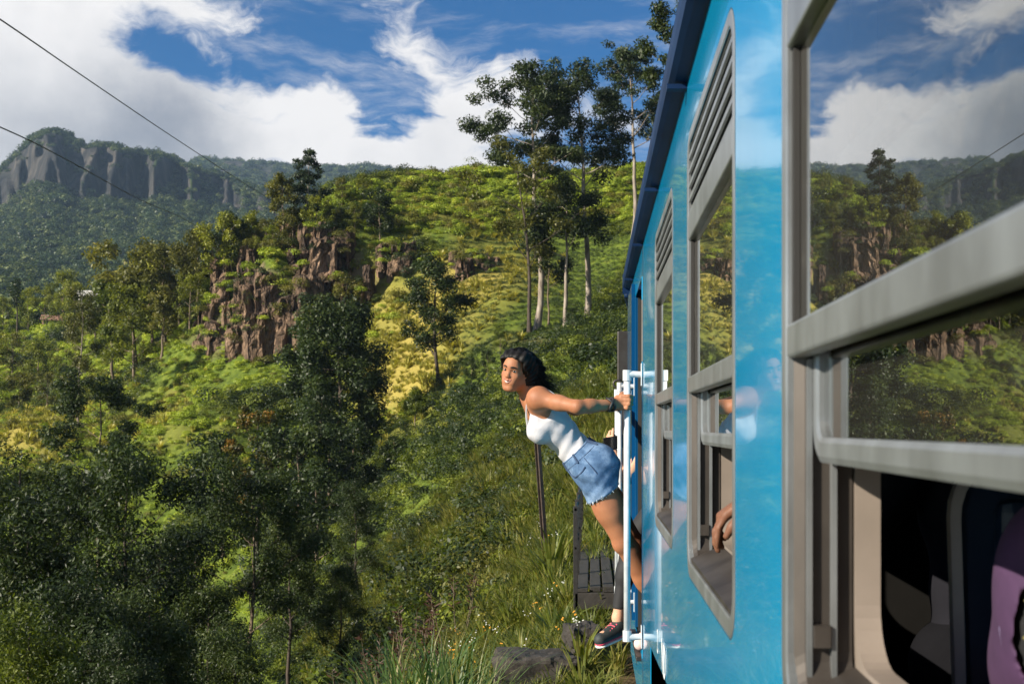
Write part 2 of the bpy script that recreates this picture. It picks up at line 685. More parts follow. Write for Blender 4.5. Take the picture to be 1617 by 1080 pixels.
# ------------------------------------------------------------------ far mountains
def mountain_material():
    m, nt, b = new_mat("mountain_forest")
    L = nt.links
    n1 = noise_tex(nt, 0.012, 8, 0.65)
    n2 = noise_tex(nt, 0.035, 8, 0.7, mapscale=(1, 1, .25))
    green = ramp(nt, n1, [(.3, (.010, .022, .010)), (.5, (.028, .050, .016)), (.72, (.075, .095, .03))])
    rock = ramp(nt, n2, [(.28, (.014, .016, .018)), (.48, (.038, .038, .038)), (.64, (.095, .085, .074)), (.8, (.03, .045, .022))])
    ge = nd(nt, 'ShaderNodeNewGeometry')
    sp = nd(nt, 'ShaderNodeSeparateXYZ')
    L.new(ge.outputs['Normal'], sp.inputs[0])
    ad = nd(nt, 'ShaderNodeMath', operation='MULTIPLY_ADD')
    L.new(n1, ad.inputs[0])
    ad.inputs[1].default_value = -.5
    L.new(sp.outputs[2], ad.inputs[2])
    mr = nd(nt, 'ShaderNodeMapRange')
    mr.inputs['From Min'].default_value = .58
    mr.inputs['From Max'].default_value = .36
    L.new(ad.outputs[0], mr.inputs['Value'])
    mx = nd(nt, 'ShaderNodeMix', data_type='RGBA')
    ra = nd(nt, 'ShaderNodeAttribute', attribute_name='rock')
    mxx = nd(nt, 'ShaderNodeMath', operation='MAXIMUM')
    L.new(mr.outputs[0], mxx.inputs[0])
    L.new(ra.outputs['Fac'], mxx.inputs[1])
    L.new(mxx.outputs[0], mx.inputs[0])
    L.new(green, mx.inputs[6])
    L.new(rock, mx.inputs[7])
    L.new(mx.outputs[2], b.inputs['Base Color'])
    b.inputs['Roughness'].default_value = 1
    b.inputs['Specular IOR Level'].default_value = .05
    bump(nt, b, n2, .8, 9.0)
    return m


M_MOUNT = mountain_material()
FOREST_PTS = []


def build_range(name, ridge, foot_drop, rows_lo, Yr, Ycl, back, pxs, butt, seed, label):
    px = np.linspace(pxs[0], pxs[1], 420)
    r = np.interp(px, [q[0] for q in ridge], [q[1] for q in ridge])
    r = r - np.abs(vnoise(px / 9, px * 0, seed=seed)) * 2.2 + vnoise(px / 26, px * 0, seed=seed + 1) * 2.5
    fd = np.interp(px, [q[0] for q in foot_drop], [q[1] for q in foot_drop])
    keys = [(rows_lo[0][0], rows_lo[0][1])] + list(rows_lo[1:])
    n_lo, n_cl, n_bk = 46, 44, 24
    PY, YY, CW = [], [], []
    foot = r + fd
    tl = np.linspace(0, 1, n_lo, endpoint=False)
    kt = np.linspace(0, 1, len(keys) + 1)
    for t in tl:
        kp = [np.full_like(px, k[0]) for k in keys] + [foot]
        ky = [k[1] for k in keys] + [Ycl]
        j = min(int(t * len(keys)), len(keys) - 1)
        f = t * len(keys) - j
        f2 = f
        PY.append(kp[j] * (1 - f2) + kp[j + 1] * f2)
        YY.append(np.full_like(px, ky[j] * (1 - f) + ky[j + 1] * f))
        CW.append(t ** 2 * .6)
    for t in np.linspace(0, 1, n_cl, endpoint=False):
        PY.append(foot * (1 - t) + r * t)
        YY.append(np.full_like(px, Ycl * (1 - t) + Yr * t))
        CW.append(.6 + .4 * math.sin(t * math.pi * .8))
    for t in np.linspace(0, 1, n_bk):
        PY.append(r + (back[0]) * t ** 1.5)
        YY.append(np.full_like(px, Yr * (1 - t) + back[1] * t))
        CW.append(.4 * (1 - t))
    PY, YY = np.array(PY), np.array(YY)
    CW = np.array(CW)[:, None]
    PX = np.broadcast_to(px, PY.shape)
    Z0 = (CY - PY) * YY / F
    # buttresses and gullies: the face steps towards and away from the viewer
    bn = np.abs(fbm(PX / 55, Z0 / 260, oct=4, seed=seed + 5, gain=.55))
    bl = fbm(PX / 16, Z0 / 90, oct=3, seed=seed + 9)
    off = (-(0.55 - bn) * butt - bl * butt * .22) * CW
    sk = np.interp(px, [q[0] for q in ridge], [0.0] * len(ridge))
    Y2 = YY + off + sk
    X = (PX - CX) * Y2 / F
    Z = (CY - PY) * Y2 / F + fbm(X / 60, Y2 / 60, oct=3, seed=seed + 20) * 5 * (1 - CW)
    V = np.stack([X, Y2, Z], -1)
    ny, nx = PX.shape
    i = np.arange(ny * nx).reshape(ny, nx)
    Q = np.stack([i[:-1, :-1], i[:-1, 1:], i[1:, 1:], i[1:, :-1]], -1).reshape(-1, 4)
    me = np_mesh(name, V.reshape(-1, 3), Q, M_MOUNT, smooth=True)
    rk = np.clip((np.broadcast_to(CW, PX.shape) - .60) / .12, 0, 1) * np.clip((470 - PX) / 60, 0, 1) * np.clip(.75 + .9 * fbm(PX / 26, Z0 / 60, oct=3, seed=seed + 30), 0, 1)
    rk[-n_bk:] = 0
    at = me.attributes.new('rock', 'FLOAT', 'POINT')
    at.data.foreach_set('value', rk.ravel().astype(np.float32))
    tag(link(name, me), label, "mountain", kind='structure')
    # where trees stand: not on steep faces
    e1 = V[:-1, 1:] - V[:-1, :-1]
    e2 = V[1:, :-1] - V[:-1, :-1]
    nrm = np.cross(e1, e2)
    area = np.linalg.norm(nrm, axis=-1)
    nz = np.abs(nrm[..., 2]) / (area + 1e-6)
    inpx = (PX[:-1, :-1] > -330) & (PX[:-1, :-1] < 700)
    wgt = (area * inpx * np.clip((nz - .46) / .2, 0.012, 1) * (1 - .93 * rk[:-1, :-1])).copy()
    wgt[-14:] = 0
    FOREST_PTS.append((V, wgt))


build_range("mountain",
            [(-700, 380), (-300, 330), (-100, 300), (0, 271), (35, 238), (62, 217), (80, 211), (100, 214), (118, 226), (135, 238), (150, 234), (170, 235), (200, 243), (250, 247), (290, 258),
             (320, 272), (360, 288), (400, 302), (430, 298), (450, 283), (470, 286), (500, 310), (560, 345), (640, 380), (1200, 420)],
            [(-700, 60), (0, 62), (60, 75), (110, 88), (200, 78), (300, 62), (360, 45), (420, 30), (450, 52), (500, 30), (1200, 20)],
            [(560, 430), (490, 560), (445, 720), (395, 930)], 1330, 1235, (60, 1800), (-700, 1200), 95, 41,
            "forested mountain with a row of sheer dark cliffs and a rounded peak")
build_range("far_ridge",
            [(-700, 330), (200, 300), (290, 268), (318, 252), (350, 253), (395, 257), (440, 262), (480, 268), (505, 265), (560, 266), (600, 268), (640, 273), (720, 285), (1200, 300)],
            [(-700, 20), (1200, 26)],
            [(430, 1500), (380, 1700), (330, 1950)], 2350, 2150, (50, 2800), (-700, 1200), 60, 71,
            "long wooded ridge behind the cliff mountain")


# ------------------------------------------------------------------ foliage meshes
def leaf_quads(C, D, N, Ln, Wd):
    """Diamond leaves: centre, axis, rough normal, length, width."""
    D = D / (np.linalg.norm(D, axis=1, keepdims=True) + 1e-9)
    S = np.cross(D, N)
    S = S / (np.linalg.norm(S, axis=1, keepdims=True) + 1e-9)
    Ln, Wd = np.asarray(Ln)[:, None], np.asarray(Wd)[:, None]
    V = np.stack([C - D * Ln / 2, C + S * Wd / 2 - D * Ln * .08, C + D * Ln / 2, C - S * Wd / 2 - D * Ln * .08], 1).reshape(-1, 3)
    Q = np.arange(len(C) * 4).reshape(-1, 4)
    return V, Q


def bush_mesh(name, seed, n, leaf, mat, flat=.75, wl=.5, lobes=5, up=.5):
    r = np.random.default_rng(seed)
    cs = r.normal(size=(lobes, 3)) * np.array([.45, .45, .22])
    cs[:, 2] = np.abs(cs[:, 2]) + .25
    rad = r.uniform(.38, .62, lobes)
    k = r.integers(0, lobes, n)
    d = r.normal(size=(n, 3))
    d[:, 2] = np.abs(d[:, 2]) * 1.0 - .25
    d /= np.linalg.norm(d, axis=1, keepdims=True)
    C = cs[k] + d * rad[k][:, None] * r.uniform(.7, 1.08, n)[:, None]
    C[:, 2] = np.maximum(C[:, 2] * flat, .0)
    ax = r.normal(size=(n, 3)) * .8 + np.array([0, 0, up])
    ax = ax - d * (ax * d).sum(1, keepdims=True) * .75
    nr = d + np.array([0, 0, .5]) + r.normal(size=(n, 3)) * .45
    ax = ax - nr * ((ax * nr).sum(1) / (nr * nr).sum(1))[:, None]
    V, Q = leaf_quads(C, ax, nr, r.uniform(.7, 1.3, n) * leaf, r.uniform(.7, 1.3, n) * leaf * wl)
    tone = np.clip(r.uniform(.2, .75, lobes)[k] + r.normal(size=n) * .12, 0, 1)
    return np_mesh(name, V, Q, mat, tone=np.repeat(tone, 4))


def tuft_mesh(name, seed, n, h, spread, w, mat, seeds=False):
    """A tuft of bent grass blades."""
    r = np.random.default_rng(seed)
    V, Q, T = [], [], []
    for i in range(n):
        az = r.uniform(0, 6.283)
        b = np.array([math.cos(az), math.sin(az), 0]) * r.uniform(0, .25) * spread
        lean = r.uniform(.15, 1.0) * spread
        hh = h * r.uniform(.55, 1.1)
        o = np.array([math.cos(az), math.sin(az), 0])
        s = np.array([-o[1], o[0], 0]) * w * r.uniform(.6, 1.2)
        s0 = len(V)
        for t, ww in ((0, 1), (.4, .9), (.75, .6), (1, .05)):
            p = b + o * lean * t ** 1.9 + np.array([0, 0, hh * (t - .25 * t ** 3 * lean / max(spread, .01))])
            V += [p - s * ww, p + s * ww]
        for q in range(3):
            Q.append((s0 + q * 2, s0 + q * 2 + 1, s0 + q * 2 + 3, s0 + q * 2 + 2))
        T += [np.clip(r.normal(.5, .2), 0, 1)] * 8
    return np_mesh(name, np.array(V), np.array(Q), mat, tone=np.array(T))


def scatter(name, src_me, pts, scales, label, cat, tilt=.15):
    """One stuff object: real copies of a plant mesh on the given points (geometry nodes)."""
    src = bpy.data.objects.new(name + "_source", src_me)
    me = bpy.data.meshes.new(name)
    me.vertices.add(len(pts))
    me.vertices.foreach_set('co', np.asarray(pts, dtype=np.float32).ravel())
    a = me.attributes.new('sc', 'FLOAT', 'POINT')
    a.data.foreach_set('value', np.asarray(scales, dtype=np.float32))
    o = link(name, me)
    ng = bpy.data.node_groups.new(name, 'GeometryNodeTree')
    ng.interface.new_socket('Geometry', in_out='INPUT', socket_type='NodeSocketGeometry')
    ng.interface.new_socket('Geometry', in_out='OUTPUT', socket_type='NodeSocketGeometry')
    gi, go = ng.nodes.new('NodeGroupInput'), ng.nodes.new('NodeGroupOutput')
    inf = ng.nodes.new('GeometryNodeObjectInfo')
    inf.inputs['Object'].default_value = src
    inf.inputs['As Instance'].default_value = False
    ip = ng.nodes.new('GeometryNodeInstanceOnPoints')
    m2p = ng.nodes.new('GeometryNodeMeshToPoints')
    rv = ng.nodes.new('FunctionNodeRandomValue')
    rv.data_type = 'FLOAT_VECTOR'
    rv.inputs[0].default_value = (-tilt, -tilt, 0)
    rv.inputs[1].default_value = (tilt, tilt, 6.283)
    na = ng.nodes.new('GeometryNodeInputNamedAttribute')
    na.data_type = 'FLOAT'
    na.inputs['Name'].default_value = 'sc'
    ng.links.new(gi.outputs[0], m2p.inputs[0])
    ng.links.new(m2p.outputs[0], ip.inputs['Points'])
    ng.links.new(inf.outputs['Geometry'], ip.inputs['Instance'])
    ng.links.new(rv.outputs[0], ip.inputs['Rotation'])
    ng.links.new(na.outputs[0], ip.inputs['Scale'])
    ng.links.new(ip.outputs[0], go.inputs[0])
    md = o.modifiers.new('scatter', 'NODES')
    md.node_group = ng
    return tag(o, label, cat, kind='stuff')


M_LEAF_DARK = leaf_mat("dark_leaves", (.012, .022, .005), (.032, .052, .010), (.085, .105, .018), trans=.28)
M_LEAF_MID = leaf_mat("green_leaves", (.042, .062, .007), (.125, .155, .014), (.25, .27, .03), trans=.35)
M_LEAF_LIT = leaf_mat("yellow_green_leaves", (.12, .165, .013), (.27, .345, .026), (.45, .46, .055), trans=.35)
M_LEAF_TEA = leaf_mat("tea_leaves", (.016, .030, .006), (.038, .064, .010), (.08, .11, .018), trans=.2)
M_LEAF_EUC = leaf_mat("eucalyptus_leaves", (.012, .022, .007), (.032, .050, .012), (.08, .095, .025), trans=.22)
M_LEAF_OLIVE = leaf_mat("olive_leaves", (.045, .050, .008), (.125, .125, .018), (.24, .21, .04), trans=.32)
M_LEAF_FOREST = leaf_mat("forest_leaves", (.016, .032, .012), (.050, .080, .022), (.13, .15, .04), trans=.2, obj_var=.6)
M_GRASS = leaf_mat("grass_blades", (.050, .070, .010), (.120, .140, .020), (.25, .22, .06), trans=.35, obj_var=.5)
M_DRY = leaf_mat("dry_grass_blades", (.16, .15, .03), (.31, .29, .055), (.46, .40, .10), trans=.35)
M_REED = leaf_mat("long_grass_blades", (.030, .065, .014), (.075, .125, .030), (.25, .22, .09), trans=.3)
M_RUST = leaf_mat("dry_seed_heads", (.05, .022, .012), (.10, .045, .024), (.17, .09, .05), trans=.15)


def forest():
    me = bush_mesh("forest_tree_crown", 5, 260, .26, M_LEAF_FOREST, flat=1.25, wl=.75, lobes=6)
    pts, scs = [], []
    r = np.random.default_rng(9)
    for (V, w), n, s in zip(FOREST_PTS, (22000, 8000), (3.6, 5.5)):
        p = (w / w.sum()).ravel()
        c = r.choice(p.size, n, p=p)
        iy, ix = np.unravel_index(c, w.shape)
        u, v = r.uniform(size=(2, n))
        q = (V[iy, ix] * ((1 - u) * (1 - v))[:, None] + V[iy, ix + 1] * (u * (1 - v))[:, None]
             + V[iy + 1, ix] * ((1 - u) * v)[:, None] + V[iy + 1, ix + 1] * (u * v)[:, None])
        q[:, 2] -= s * .3
        pts.append(q)
        scs.append(r.lognormal(0, .32, n) * s)
    scatter("forest", me, np.concatenate(pts), np.concatenate(scs), "dense forest covering the slopes of the far mountains", "forest")


forest()


# ------------------------------------------------------------------ rock
def rock_material():
    m, nt, b = new_mat("cliff_rock")
    L = nt.links
    n1 = noise_tex(nt, .55, 9, .68, mapscale=(1, 1, .35))
    n2 = noise_tex(nt, 2.4, 8, .7, mapscale=(1, 1, .5))
    c = ramp(nt, n1, [(.30, (.022, .018, .016)), (.44, (.10, .072, .054)), (.58, (.27, .185, .125)), (.74, (.42, .31, .225))])
    c2 = ramp(nt, n2, [(.34, (.25, .22, .2)), (.55, (.95, .9, .85)), (.75, (1.1, 1.0, .92))])
    mx = nd(nt, 'ShaderNodeMix', data_type='RGBA', blend_type='MULTIPLY')
    mx.inputs[0].default_value = .8
    L.new(c, mx.inputs[6])
    L.new(c2, mx.inputs[7])
    L.new(mx.outputs[2], b.inputs['Base Color'])
    b.inputs['Roughness'].default_value = .92
    b.inputs['Specular IOR Level'].default_value = .2
    vo = nd(nt, 'ShaderNodeTexVoronoi', feature='DISTANCE_TO_EDGE')
    vo.inputs['Scale'].default_value = 1.0
    mpv = nd(nt, 'ShaderNodeMapping')
    mpv.inputs['Scale'].default_value = (1.3, 1.3, .55)
    tcv = nd(nt, 'ShaderNodeTexCoord')
    L.new(tcv.outputs['Object'], mpv.inputs['Vector'])
    L.new(mpv.outputs[0], vo.inputs['Vector'])
    cr = nd(nt, 'ShaderNodeMapRange')
    cr.inputs['From Max'].default_value = .10
    L.new(vo.outputs['Distance'], cr.inputs['Value'])
    hsum = nd(nt, 'ShaderNodeMath', operation='MULTIPLY_ADD')
    L.new(cr.outputs[0], hsum.inputs[0])
    hsum.inputs[1].default_value = .5
    L.new(n2, hsum.inputs[2])
    bump(nt, b, hsum.outputs[0], 1.0, .45)
    return m


M_ROCK = rock_material()


def rock_block(r, seed, w, dpt, h):
    """A weathered, faceted block."""
    nu, nw, nh = 9, 4, 12
    pts, Q, idx = [], [], {}
    gx, gy, gz = np.linspace(-1, 1, nu), np.linspace(-1, 1, nw), np.linspace(-1, 1, nh)

    def vid(p):
        k = (round(p[0], 4), round(p[1], 4), round(p[2], 4))
        if k not in idx:
            idx[k] = len(pts)
            pts.append(p)
        return idx[k]
    for ga, gb, f in ((gx, gz, lambda a, b, s: (a, s, b)), (gy, gz, lambda a, b, s: (s, a, b)), (gx, gy, lambda a, b, s: (a, b, s))):
        for sgn in (-1, 1):
            for i in range(len(ga) - 1):
                for j in range(len(gb) - 1):
                    Q.append([vid(f(ga[x], gb[y], sgn)) for x, y in ((i, j), (i + 1, j), (i + 1, j + 1), (i, j + 1))])
    V = np.array(pts)
    ln = (np.abs(V) ** 9).sum(1) ** (1 / 9)
    V = V / ln[:, None]
    taper = 1 - .18 * (V[:, 2] + 1) * r.uniform(.2, 1)
    V[:, 0] *= taper
    V[:, 1] *= taper
    S = np.array([w, dpt, h]) / 2
    W = V * S
    o = r.uniform(0, 50, 3)
    n1 = np.stack([fbm(W[:, 0] * 1.1 + o[0], W[:, 1] * .8 + o[1] + k * 9, W[:, 2] * .38 + o[2], oct=4, seed=seed + k, gain=.6) for k in range(3)], 1)
    W = W + n1 * np.array([.16, .34, .30]) * min(w, dpt, 2.2) * .6
    W[:, 1] += np.where(np.abs(vnoise(W[:, 0] * 1.5 + o[0], W[:, 2] * .2, seed=seed)) < .12, .5, 0)
    W[:, 0] += (W[:, 2] / h) * r.normal(0, .12) * w
    return W, np.array(Q)


def rock_face(name, keys, seed, label, tiers=3, width=(1.0, 3.4), dens=1.0, sink=.35, gaps=.06):
    """keys: (column px, base py, top py). Blocks stand in tiers on the steep ground between the two lines."""
    r = np.random.default_rng(seed)
    K = np.array(keys, dtype=float)
    ys = np.linspace(95, 200, 420)

    def y_at(px, py):
        pg = CY - ground((px - CX) * ys / F, ys, False) / ys * F
        ok = pg <= py
        return ys[np.argmax(ok)] if ok.any() else 150.0
    VV, QQ, n0 = [], [], 0
    ledges = []
    px = K[0, 0]
    for tr in range(tiers):
        px = K[0, 0] + r.uniform(0, 6)
        while px < K[-1, 0]:
            w = r.uniform(*width)
            pb, pt = np.interp(px, K[:, 0], K[:, 1]), np.interp(px, K[:, 0], K[:, 2])
            fa, fb = tr / tiers, (tr + 1) / tiers
            y0 = y_at(px, pb)
            y1 = y_at(px, pt)
            z0, z1 = (CY - pb) * y0 / F, (CY - pt) * y1 / F
            h = max((z1 - z0) / tiers, .8) * r.uniform(.8, 2.0)
            f = fa + .5 / tiers
            Y = y0 + (y1 - y0) * fa * .85 + r.normal(0, .45) - .3
            z = z0 + (z1 - z0) * f + r.normal(0, .35)
            dpt = r.uniform(1.6, 3.2)
            if r.uniform() > gaps:
                W, Q = rock_block(r, seed + n0 % 97, w * 1.12, dpt, h * 1.12)
                a = r.normal(.15, .35)
                c, sn = math.cos(a), math.sin(a)
                X = W[:, 0] * c - W[:, 1] * sn + (px - CX) * Y / F
                YY = W[:, 0] * sn + W[:, 1] * c + Y + sink * dpt
                VV.append(np.stack([X, YY, W[:, 2] + z], 1))
                QQ.append(Q + n0)
                n0 += len(W)
                ledges.append(((px - CX) * Y / F, Y - .1, z + h * .5))
            px += w * F / 140 * r.uniform(.45, .85) / dens
    me = np_mesh(name, np.concatenate(VV), np.concatenate(QQ), M_ROCK, smooth=False)
    LEDGES.extend(ledges)
    return tag(link(name, me), label, "cliff", kind='structure')


LEDGES = []
rock_face("cliff", [(318, 560, 505), (332, 572, 470), (352, 574, 430), (395, 572, 415), (430, 572, 400), (452, 555, 385), (480, 556, 380), (512, 530, 372), (535, 515, 372), (552, 500, 392)], 21,
          "brown fractured rock cliff on the hillside left of the dark round tree", tiers=4)
rock_face("rock_outcrop", [(562, 500, 440), (585, 490, 402), (612, 470, 398), (640, 450, 395), (668, 440, 402), (690, 430, 408)], 61,
          "broken rock band among dry grass right of the main cliff", tiers=3, width=(.6, 1.7), gaps=.62, sink=.45)
rock_face("rock_outcrop", [(700, 446, 414), (720, 448, 410), (745, 446, 410), (772, 440, 412), (786, 432, 416)], 91,
          "low dark rock ledge under the grassy crest near tall eucalyptus trunks", tiers=2, width=(.8, 2.6), gaps=.35, sink=.44)
rock_face("cliff", [(378, 505, 408), (405, 500, 405), (436, 495, 402)], 133, "upper step of the brown cliff, set back among bushes", tiers=3, width=(1.4, 3.2), gaps=.0)

# ------------------------------------------------------------------ railway coach
XS = 0.247            # outer skin of the coach side, metres right of the lens
H_TOP, H_BOT = 0.905, -1.42
WINS = [(-1.06, -0.05), (0.49, 1.50), (1.995, 3.00), (3.53, 4.54)]
W_LO, W_HI = -0.376, 0.742


def paint(name, c, c2, wav=.00022, coat=.42, spec=.12):
    m, nt, b = new_mat(name)
    L = nt.links
    n = noise_tex(nt, 1.1, 5, .6, mapscale=(1, 1, .45))
    dirt = noise_tex(nt, 7, 8, .68, mapscale=(1, 1.6, .12))
    spots = noise_tex(nt, 46, 4, .6)
    col = ramp(nt, n, [(.3, c2), (.7, c)])
    mx = nd(nt, 'ShaderNodeMix', data_type='RGBA', blend_type='MIX')
    mr = nd(nt, 'ShaderNodeMapRange')
    mr.inputs['From Min'].default_value = .60
    mr.inputs['From Max'].default_value = .86
    mr.inputs['To Max'].default_value = .45
    L.new(dirt, mr.inputs['Value'])
    L.new(mr.outputs[0], mx.inputs[0])
    L.new(col, mx.inputs[6])
    mx.inputs[7].default_value = (c[0] * .4 + .02, c[1] * .55, c[2] * .45, 1)
    L.new(mx.outputs[2], b.inputs['Base Color'])
    rr_ = nd(nt, 'ShaderNodeMapRange')
    rr_.inputs['To Min'].default_value = .06
    rr_.inputs['To Max'].default_value = .18
    L.new(dirt, rr_.inputs['Value'])
    L.new(rr_.outputs[0], b.inputs['Roughness'])
    b.inputs['Specular IOR Level'].default_value = spec
    b.inputs['Coat Weight'].default_value = coat
    b.inputs['Coat Roughness'].default_value = .02
    wv = noise_tex(nt, 3.2, 2, .5)
    bp = bump(nt, b, wv, .55, wav)
    L.new(bp.outputs[0], b.inputs['Coat Normal'])
    bp2 = nd(nt, 'ShaderNodeBump')
    bp2.inputs['Strength'].default_value = .06
    bp2.inputs['Distance'].default_value = .0006
    L.new(spots, bp2.inputs['Height'])
    L.new(bp.outputs[0], bp2.inputs['Normal'])
    L.new(bp2.outputs[0], b.inputs['Normal'])
    return m


M_BLUE = paint("blue_coach_paint", (.001, .235, .44), (.001, .185, .37))
M_BLUE_DARK = simple_mat("dark_blue_coach_paint", (.004, .022, .070), .5, c2=(.002, .012, .042), scale=3, spec=.15)
M_BLUE_SHADE = paint("shaded_blue_paint", (.003, .055, .15), (.002, .04, .11), coat=.2)  # coach blue darkened, with the shade past the doorway put into the colour
M_ALU = simple_mat("weathered_aluminium", (.27, .29, .305), .34, metal=.5, c2=(.165, .175, .18), scale=7, bump_s=.05, bump_d=.0006, mapscale=(1, 1.4, .6))
M_ALU_DIRTY = simple_mat("stained_metal", (.075, .064, .055), .5, metal=.4, c2=(.028, .023, .02), scale=6, bump_s=.25, bump_d=.003, mapscale=(1, 1, .4))
M_RUBBER = simple_mat("black_rubber", (.018, .017, .016), .7)
M_CREAM = simple_mat("cream_lining", (.23, .19, .16), .6, c2=(.17, .14, .115), scale=5)
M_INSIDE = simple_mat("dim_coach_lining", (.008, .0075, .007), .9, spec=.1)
M_FLOORC = simple_mat("coach_floor", (.02, .018, .016), .85)
M_WHITE_P = simple_mat("white_rail_paint", (.58, .60, .62), .3, c2=(.42, .44, .46), scale=14, coat=.2)
M_SEAT = simple_mat("dark_blue_seat_vinyl", (.012, .035, .075), .45, c2=(.007, .022, .052), scale=5)
M_SEAT_EDGE = simple_mat("grey_seat_edge", (.62, .60, .57), .5)
M_STEEL = simple_mat("dark_steel", (.05, .047, .045), .5, metal=.6, c2=(.03, .025, .022), scale=12)


def glass_mat():
    m, nt, b = new_mat("window_glass")
    b.inputs['Base Color'].default_value = (.62, .68, .66, 1)
    b.inputs['Roughness'].default_value = 0.0
    b.inputs['IOR'].default_value = 1.52
    b.inputs['Transmission Weight'].default_value = 1.0
    b.inputs['Coat Weight'].default_value = 1.0
    b.inputs['Coat IOR'].default_value = 1.7
    b.inputs['Coat Roughness'].default_value = 0.0
    d = noise_tex(nt, 5, 8, .7)
    r = nd(nt, 'ShaderNodeMapRange')
    r.inputs['From Min'].default_value = .58
    r.inputs['From Max'].default_value = .9
    r.inputs['To Max'].default_value = .20
    r.inputs['To Min'].default_value = .025
    nt.links.new(d, r.inputs['Value'])
    df = nd(nt, 'ShaderNodeBsdfDiffuse')
    df.inputs[0].default_value = (.35, .33, .29, 1)
    mx = nd(nt, 'ShaderNodeMixShader')
    nt.links.new(r.outputs[0], mx.inputs[0])
    nt.links.new(b.outputs[0], mx.inputs[1])
    nt.links.new(df.outputs[0], mx.inputs[2])
    nt.links.new(mx.outputs[0], nt.nodes['Material Output'].inputs[0])
    return m


M_GLASS = glass_mat()


def rr_loop(y0, y1, h0, h1, r, n=7):
    """Rounded rectangle as (y, h) points, anticlockwise."""
    out = []
    for cy, ch, a0 in ((y1 - r, h1 - r, 0), (y0 + r, h1 - r, 90), (y0 + r, h0 + r, 180), (y1 - r, h0 + r, 270)):
        for k in range(n + 1):
            a = math.radians(a0 + 90 * k / n)
            out.append((cy + r * math.cos(a), ch + r * math.sin(a)))
    return out


def ring(mb, A, B, prof):
    """A ring between outer loop A and inner loop B; prof = list of (t, x): t 0 at A, 1 at B, closed."""
    n, m = len(A), len(prof)
    V = []
    for t, x in prof:
        V += [(x, a[0] * (1 - t) + b[0] * t, a[1] * (1 - t) + b[1] * t) for a, b in zip(A, B)]
    Q = []
    for j in range(m):
        j2 = (j + 1) % m
        for k in range(n):
            k2 = (k + 1) % n
            Q.append((j * n + k, j * n + k2, j2 * n + k2, j2 * n + k))
    mb.add(V, Q)


coach = empty("railway_coach", (XS, 3.0, -1.42))
tag(coach, "bright blue railway coach with aluminium-framed louvred windows and white door handrails", "train coach")
CO = Vector(coach.location)


def cpart(mb, name, mat, parent=None, smooth=False):
    """Builds a part given in scene coordinates under the coach (or under one of its parts)."""
    o = mb.build(name, mat, parent or coach, smooth)
    if parent is None:
        o.location = -CO
    return o


def side_wall():
    mb = MB()

    def sheet(y0, y1, h0=H_BOT, h1=H_TOP):
        mb.add([(XS, y0, h0), (XS, y1, h0), (XS, y1, h1), (XS, y0, h1)], [(0, 1, 2, 3)])

    def bay(y0, y1, hole):
        n = len(hole)
        cy, ch = sum(p[0] for p in hole) / n, sum(p[1] for p in hole) / n
        V, Q = [], []
        outer = []
        for (py_, ph) in hole:
            dy, dh = py_ - cy, ph - ch
            s = min(((y1 if dy > 0 else y0) - cy) / dy if abs(dy) > 1e-9 else 1e9, ((H_TOP if dh > 0 else H_BOT) - ch) / dh if abs(dh) > 1e-9 else 1e9)
            outer.append((cy + dy * s, ch + dh * s))
        V = [(XS, *p) for p in outer] + [(XS, *p) for p in hole]
        Q = [(k, (k + 1) % n, n + (k + 1) % n, n + k) for k in range(n)]
        mb.add(V, Q)
        for c in ((y0, H_BOT), (y0, H_TOP), (y1, H_BOT), (y1, H_TOP)):
            # close the corners of the bay
            best = sorted(range(n), key=lambda k: (outer[k][0] - c[0]) ** 2 + (outer[k][1] - c[1]) ** 2)
            for k in range(n):
                a, b = outer[k], outer[(k + 1) % n]
                on_y = lambda p: abs(p[0] - c[0]) < 1e-6
                on_h = lambda p: abs(p[1] - c[1]) < 1e-6
                if (on_y(a) and on_h(b) and not on_h(a) and not on_y(b)) or (on_h(a) and on_y(b) and not on_y(a) and not on_h(b)):
                    mb.add([(XS, *a), (XS, *b), (XS, *c)], [(0, 1, 2)])
    edges = [-1.6] + [(WINS[i][1] + WINS[i + 1][0]) / 2 for i in range(3)] + [4.9]
    for i, (a, b) in enumerate(WINS):
        bay(edges[i], edges[i + 1], rr_loop(a + .03, b - .03, W_LO + .03, W_HI - .03, .06))
    sheet(4.9, 5.70)
    # above and below the doorway
    mb.add([(XS, 5.70, .74), (XS, 6.62, .74), (XS, 6.62, H_TOP), (XS, 5.70, H_TOP)], [(0, 1, 2, 3)])
    mb.add([(XS, 5.70, H_BOT), (XS, 6.62, H_BOT), (XS, 6.62, -1.13), (XS, 5.70, -1.13)], [(0, 1, 2, 3)])
    sheet(6.62, 7.42)
    # bent round at the coach end, with the corner post rounded off at the top
    n = 8
    V, Q = [], []
    for k in range(n + 1):
        a = math.radians(90 * k / n)
        x, y = XS + .14 - .14 * math.cos(a), 7.42 + .14 * math.sin(a)
        V += [(x, y, H_BOT), (x, y, H_TOP - .02 * k / n)]
    for k in range(n):
        Q.append((2 * k, 2 * k + 2, 2 * k + 3, 2 * k + 1))
    mb.add(V, Q)
    mb.add([(XS + .14, 7.56, H_BOT), (3.05, 7.56, H_BOT), (3.05, 7.56, H_TOP), (XS + .14, 7.56, H_TOP)], [(0, 1, 2, 3)])
    o = cpart(mb, "body", M_BLUE)
    sol = o.modifiers.new("thickness", 'SOLIDIFY')
    sol.thickness = .004
    sol.offset = 0
    return o


side_wall()

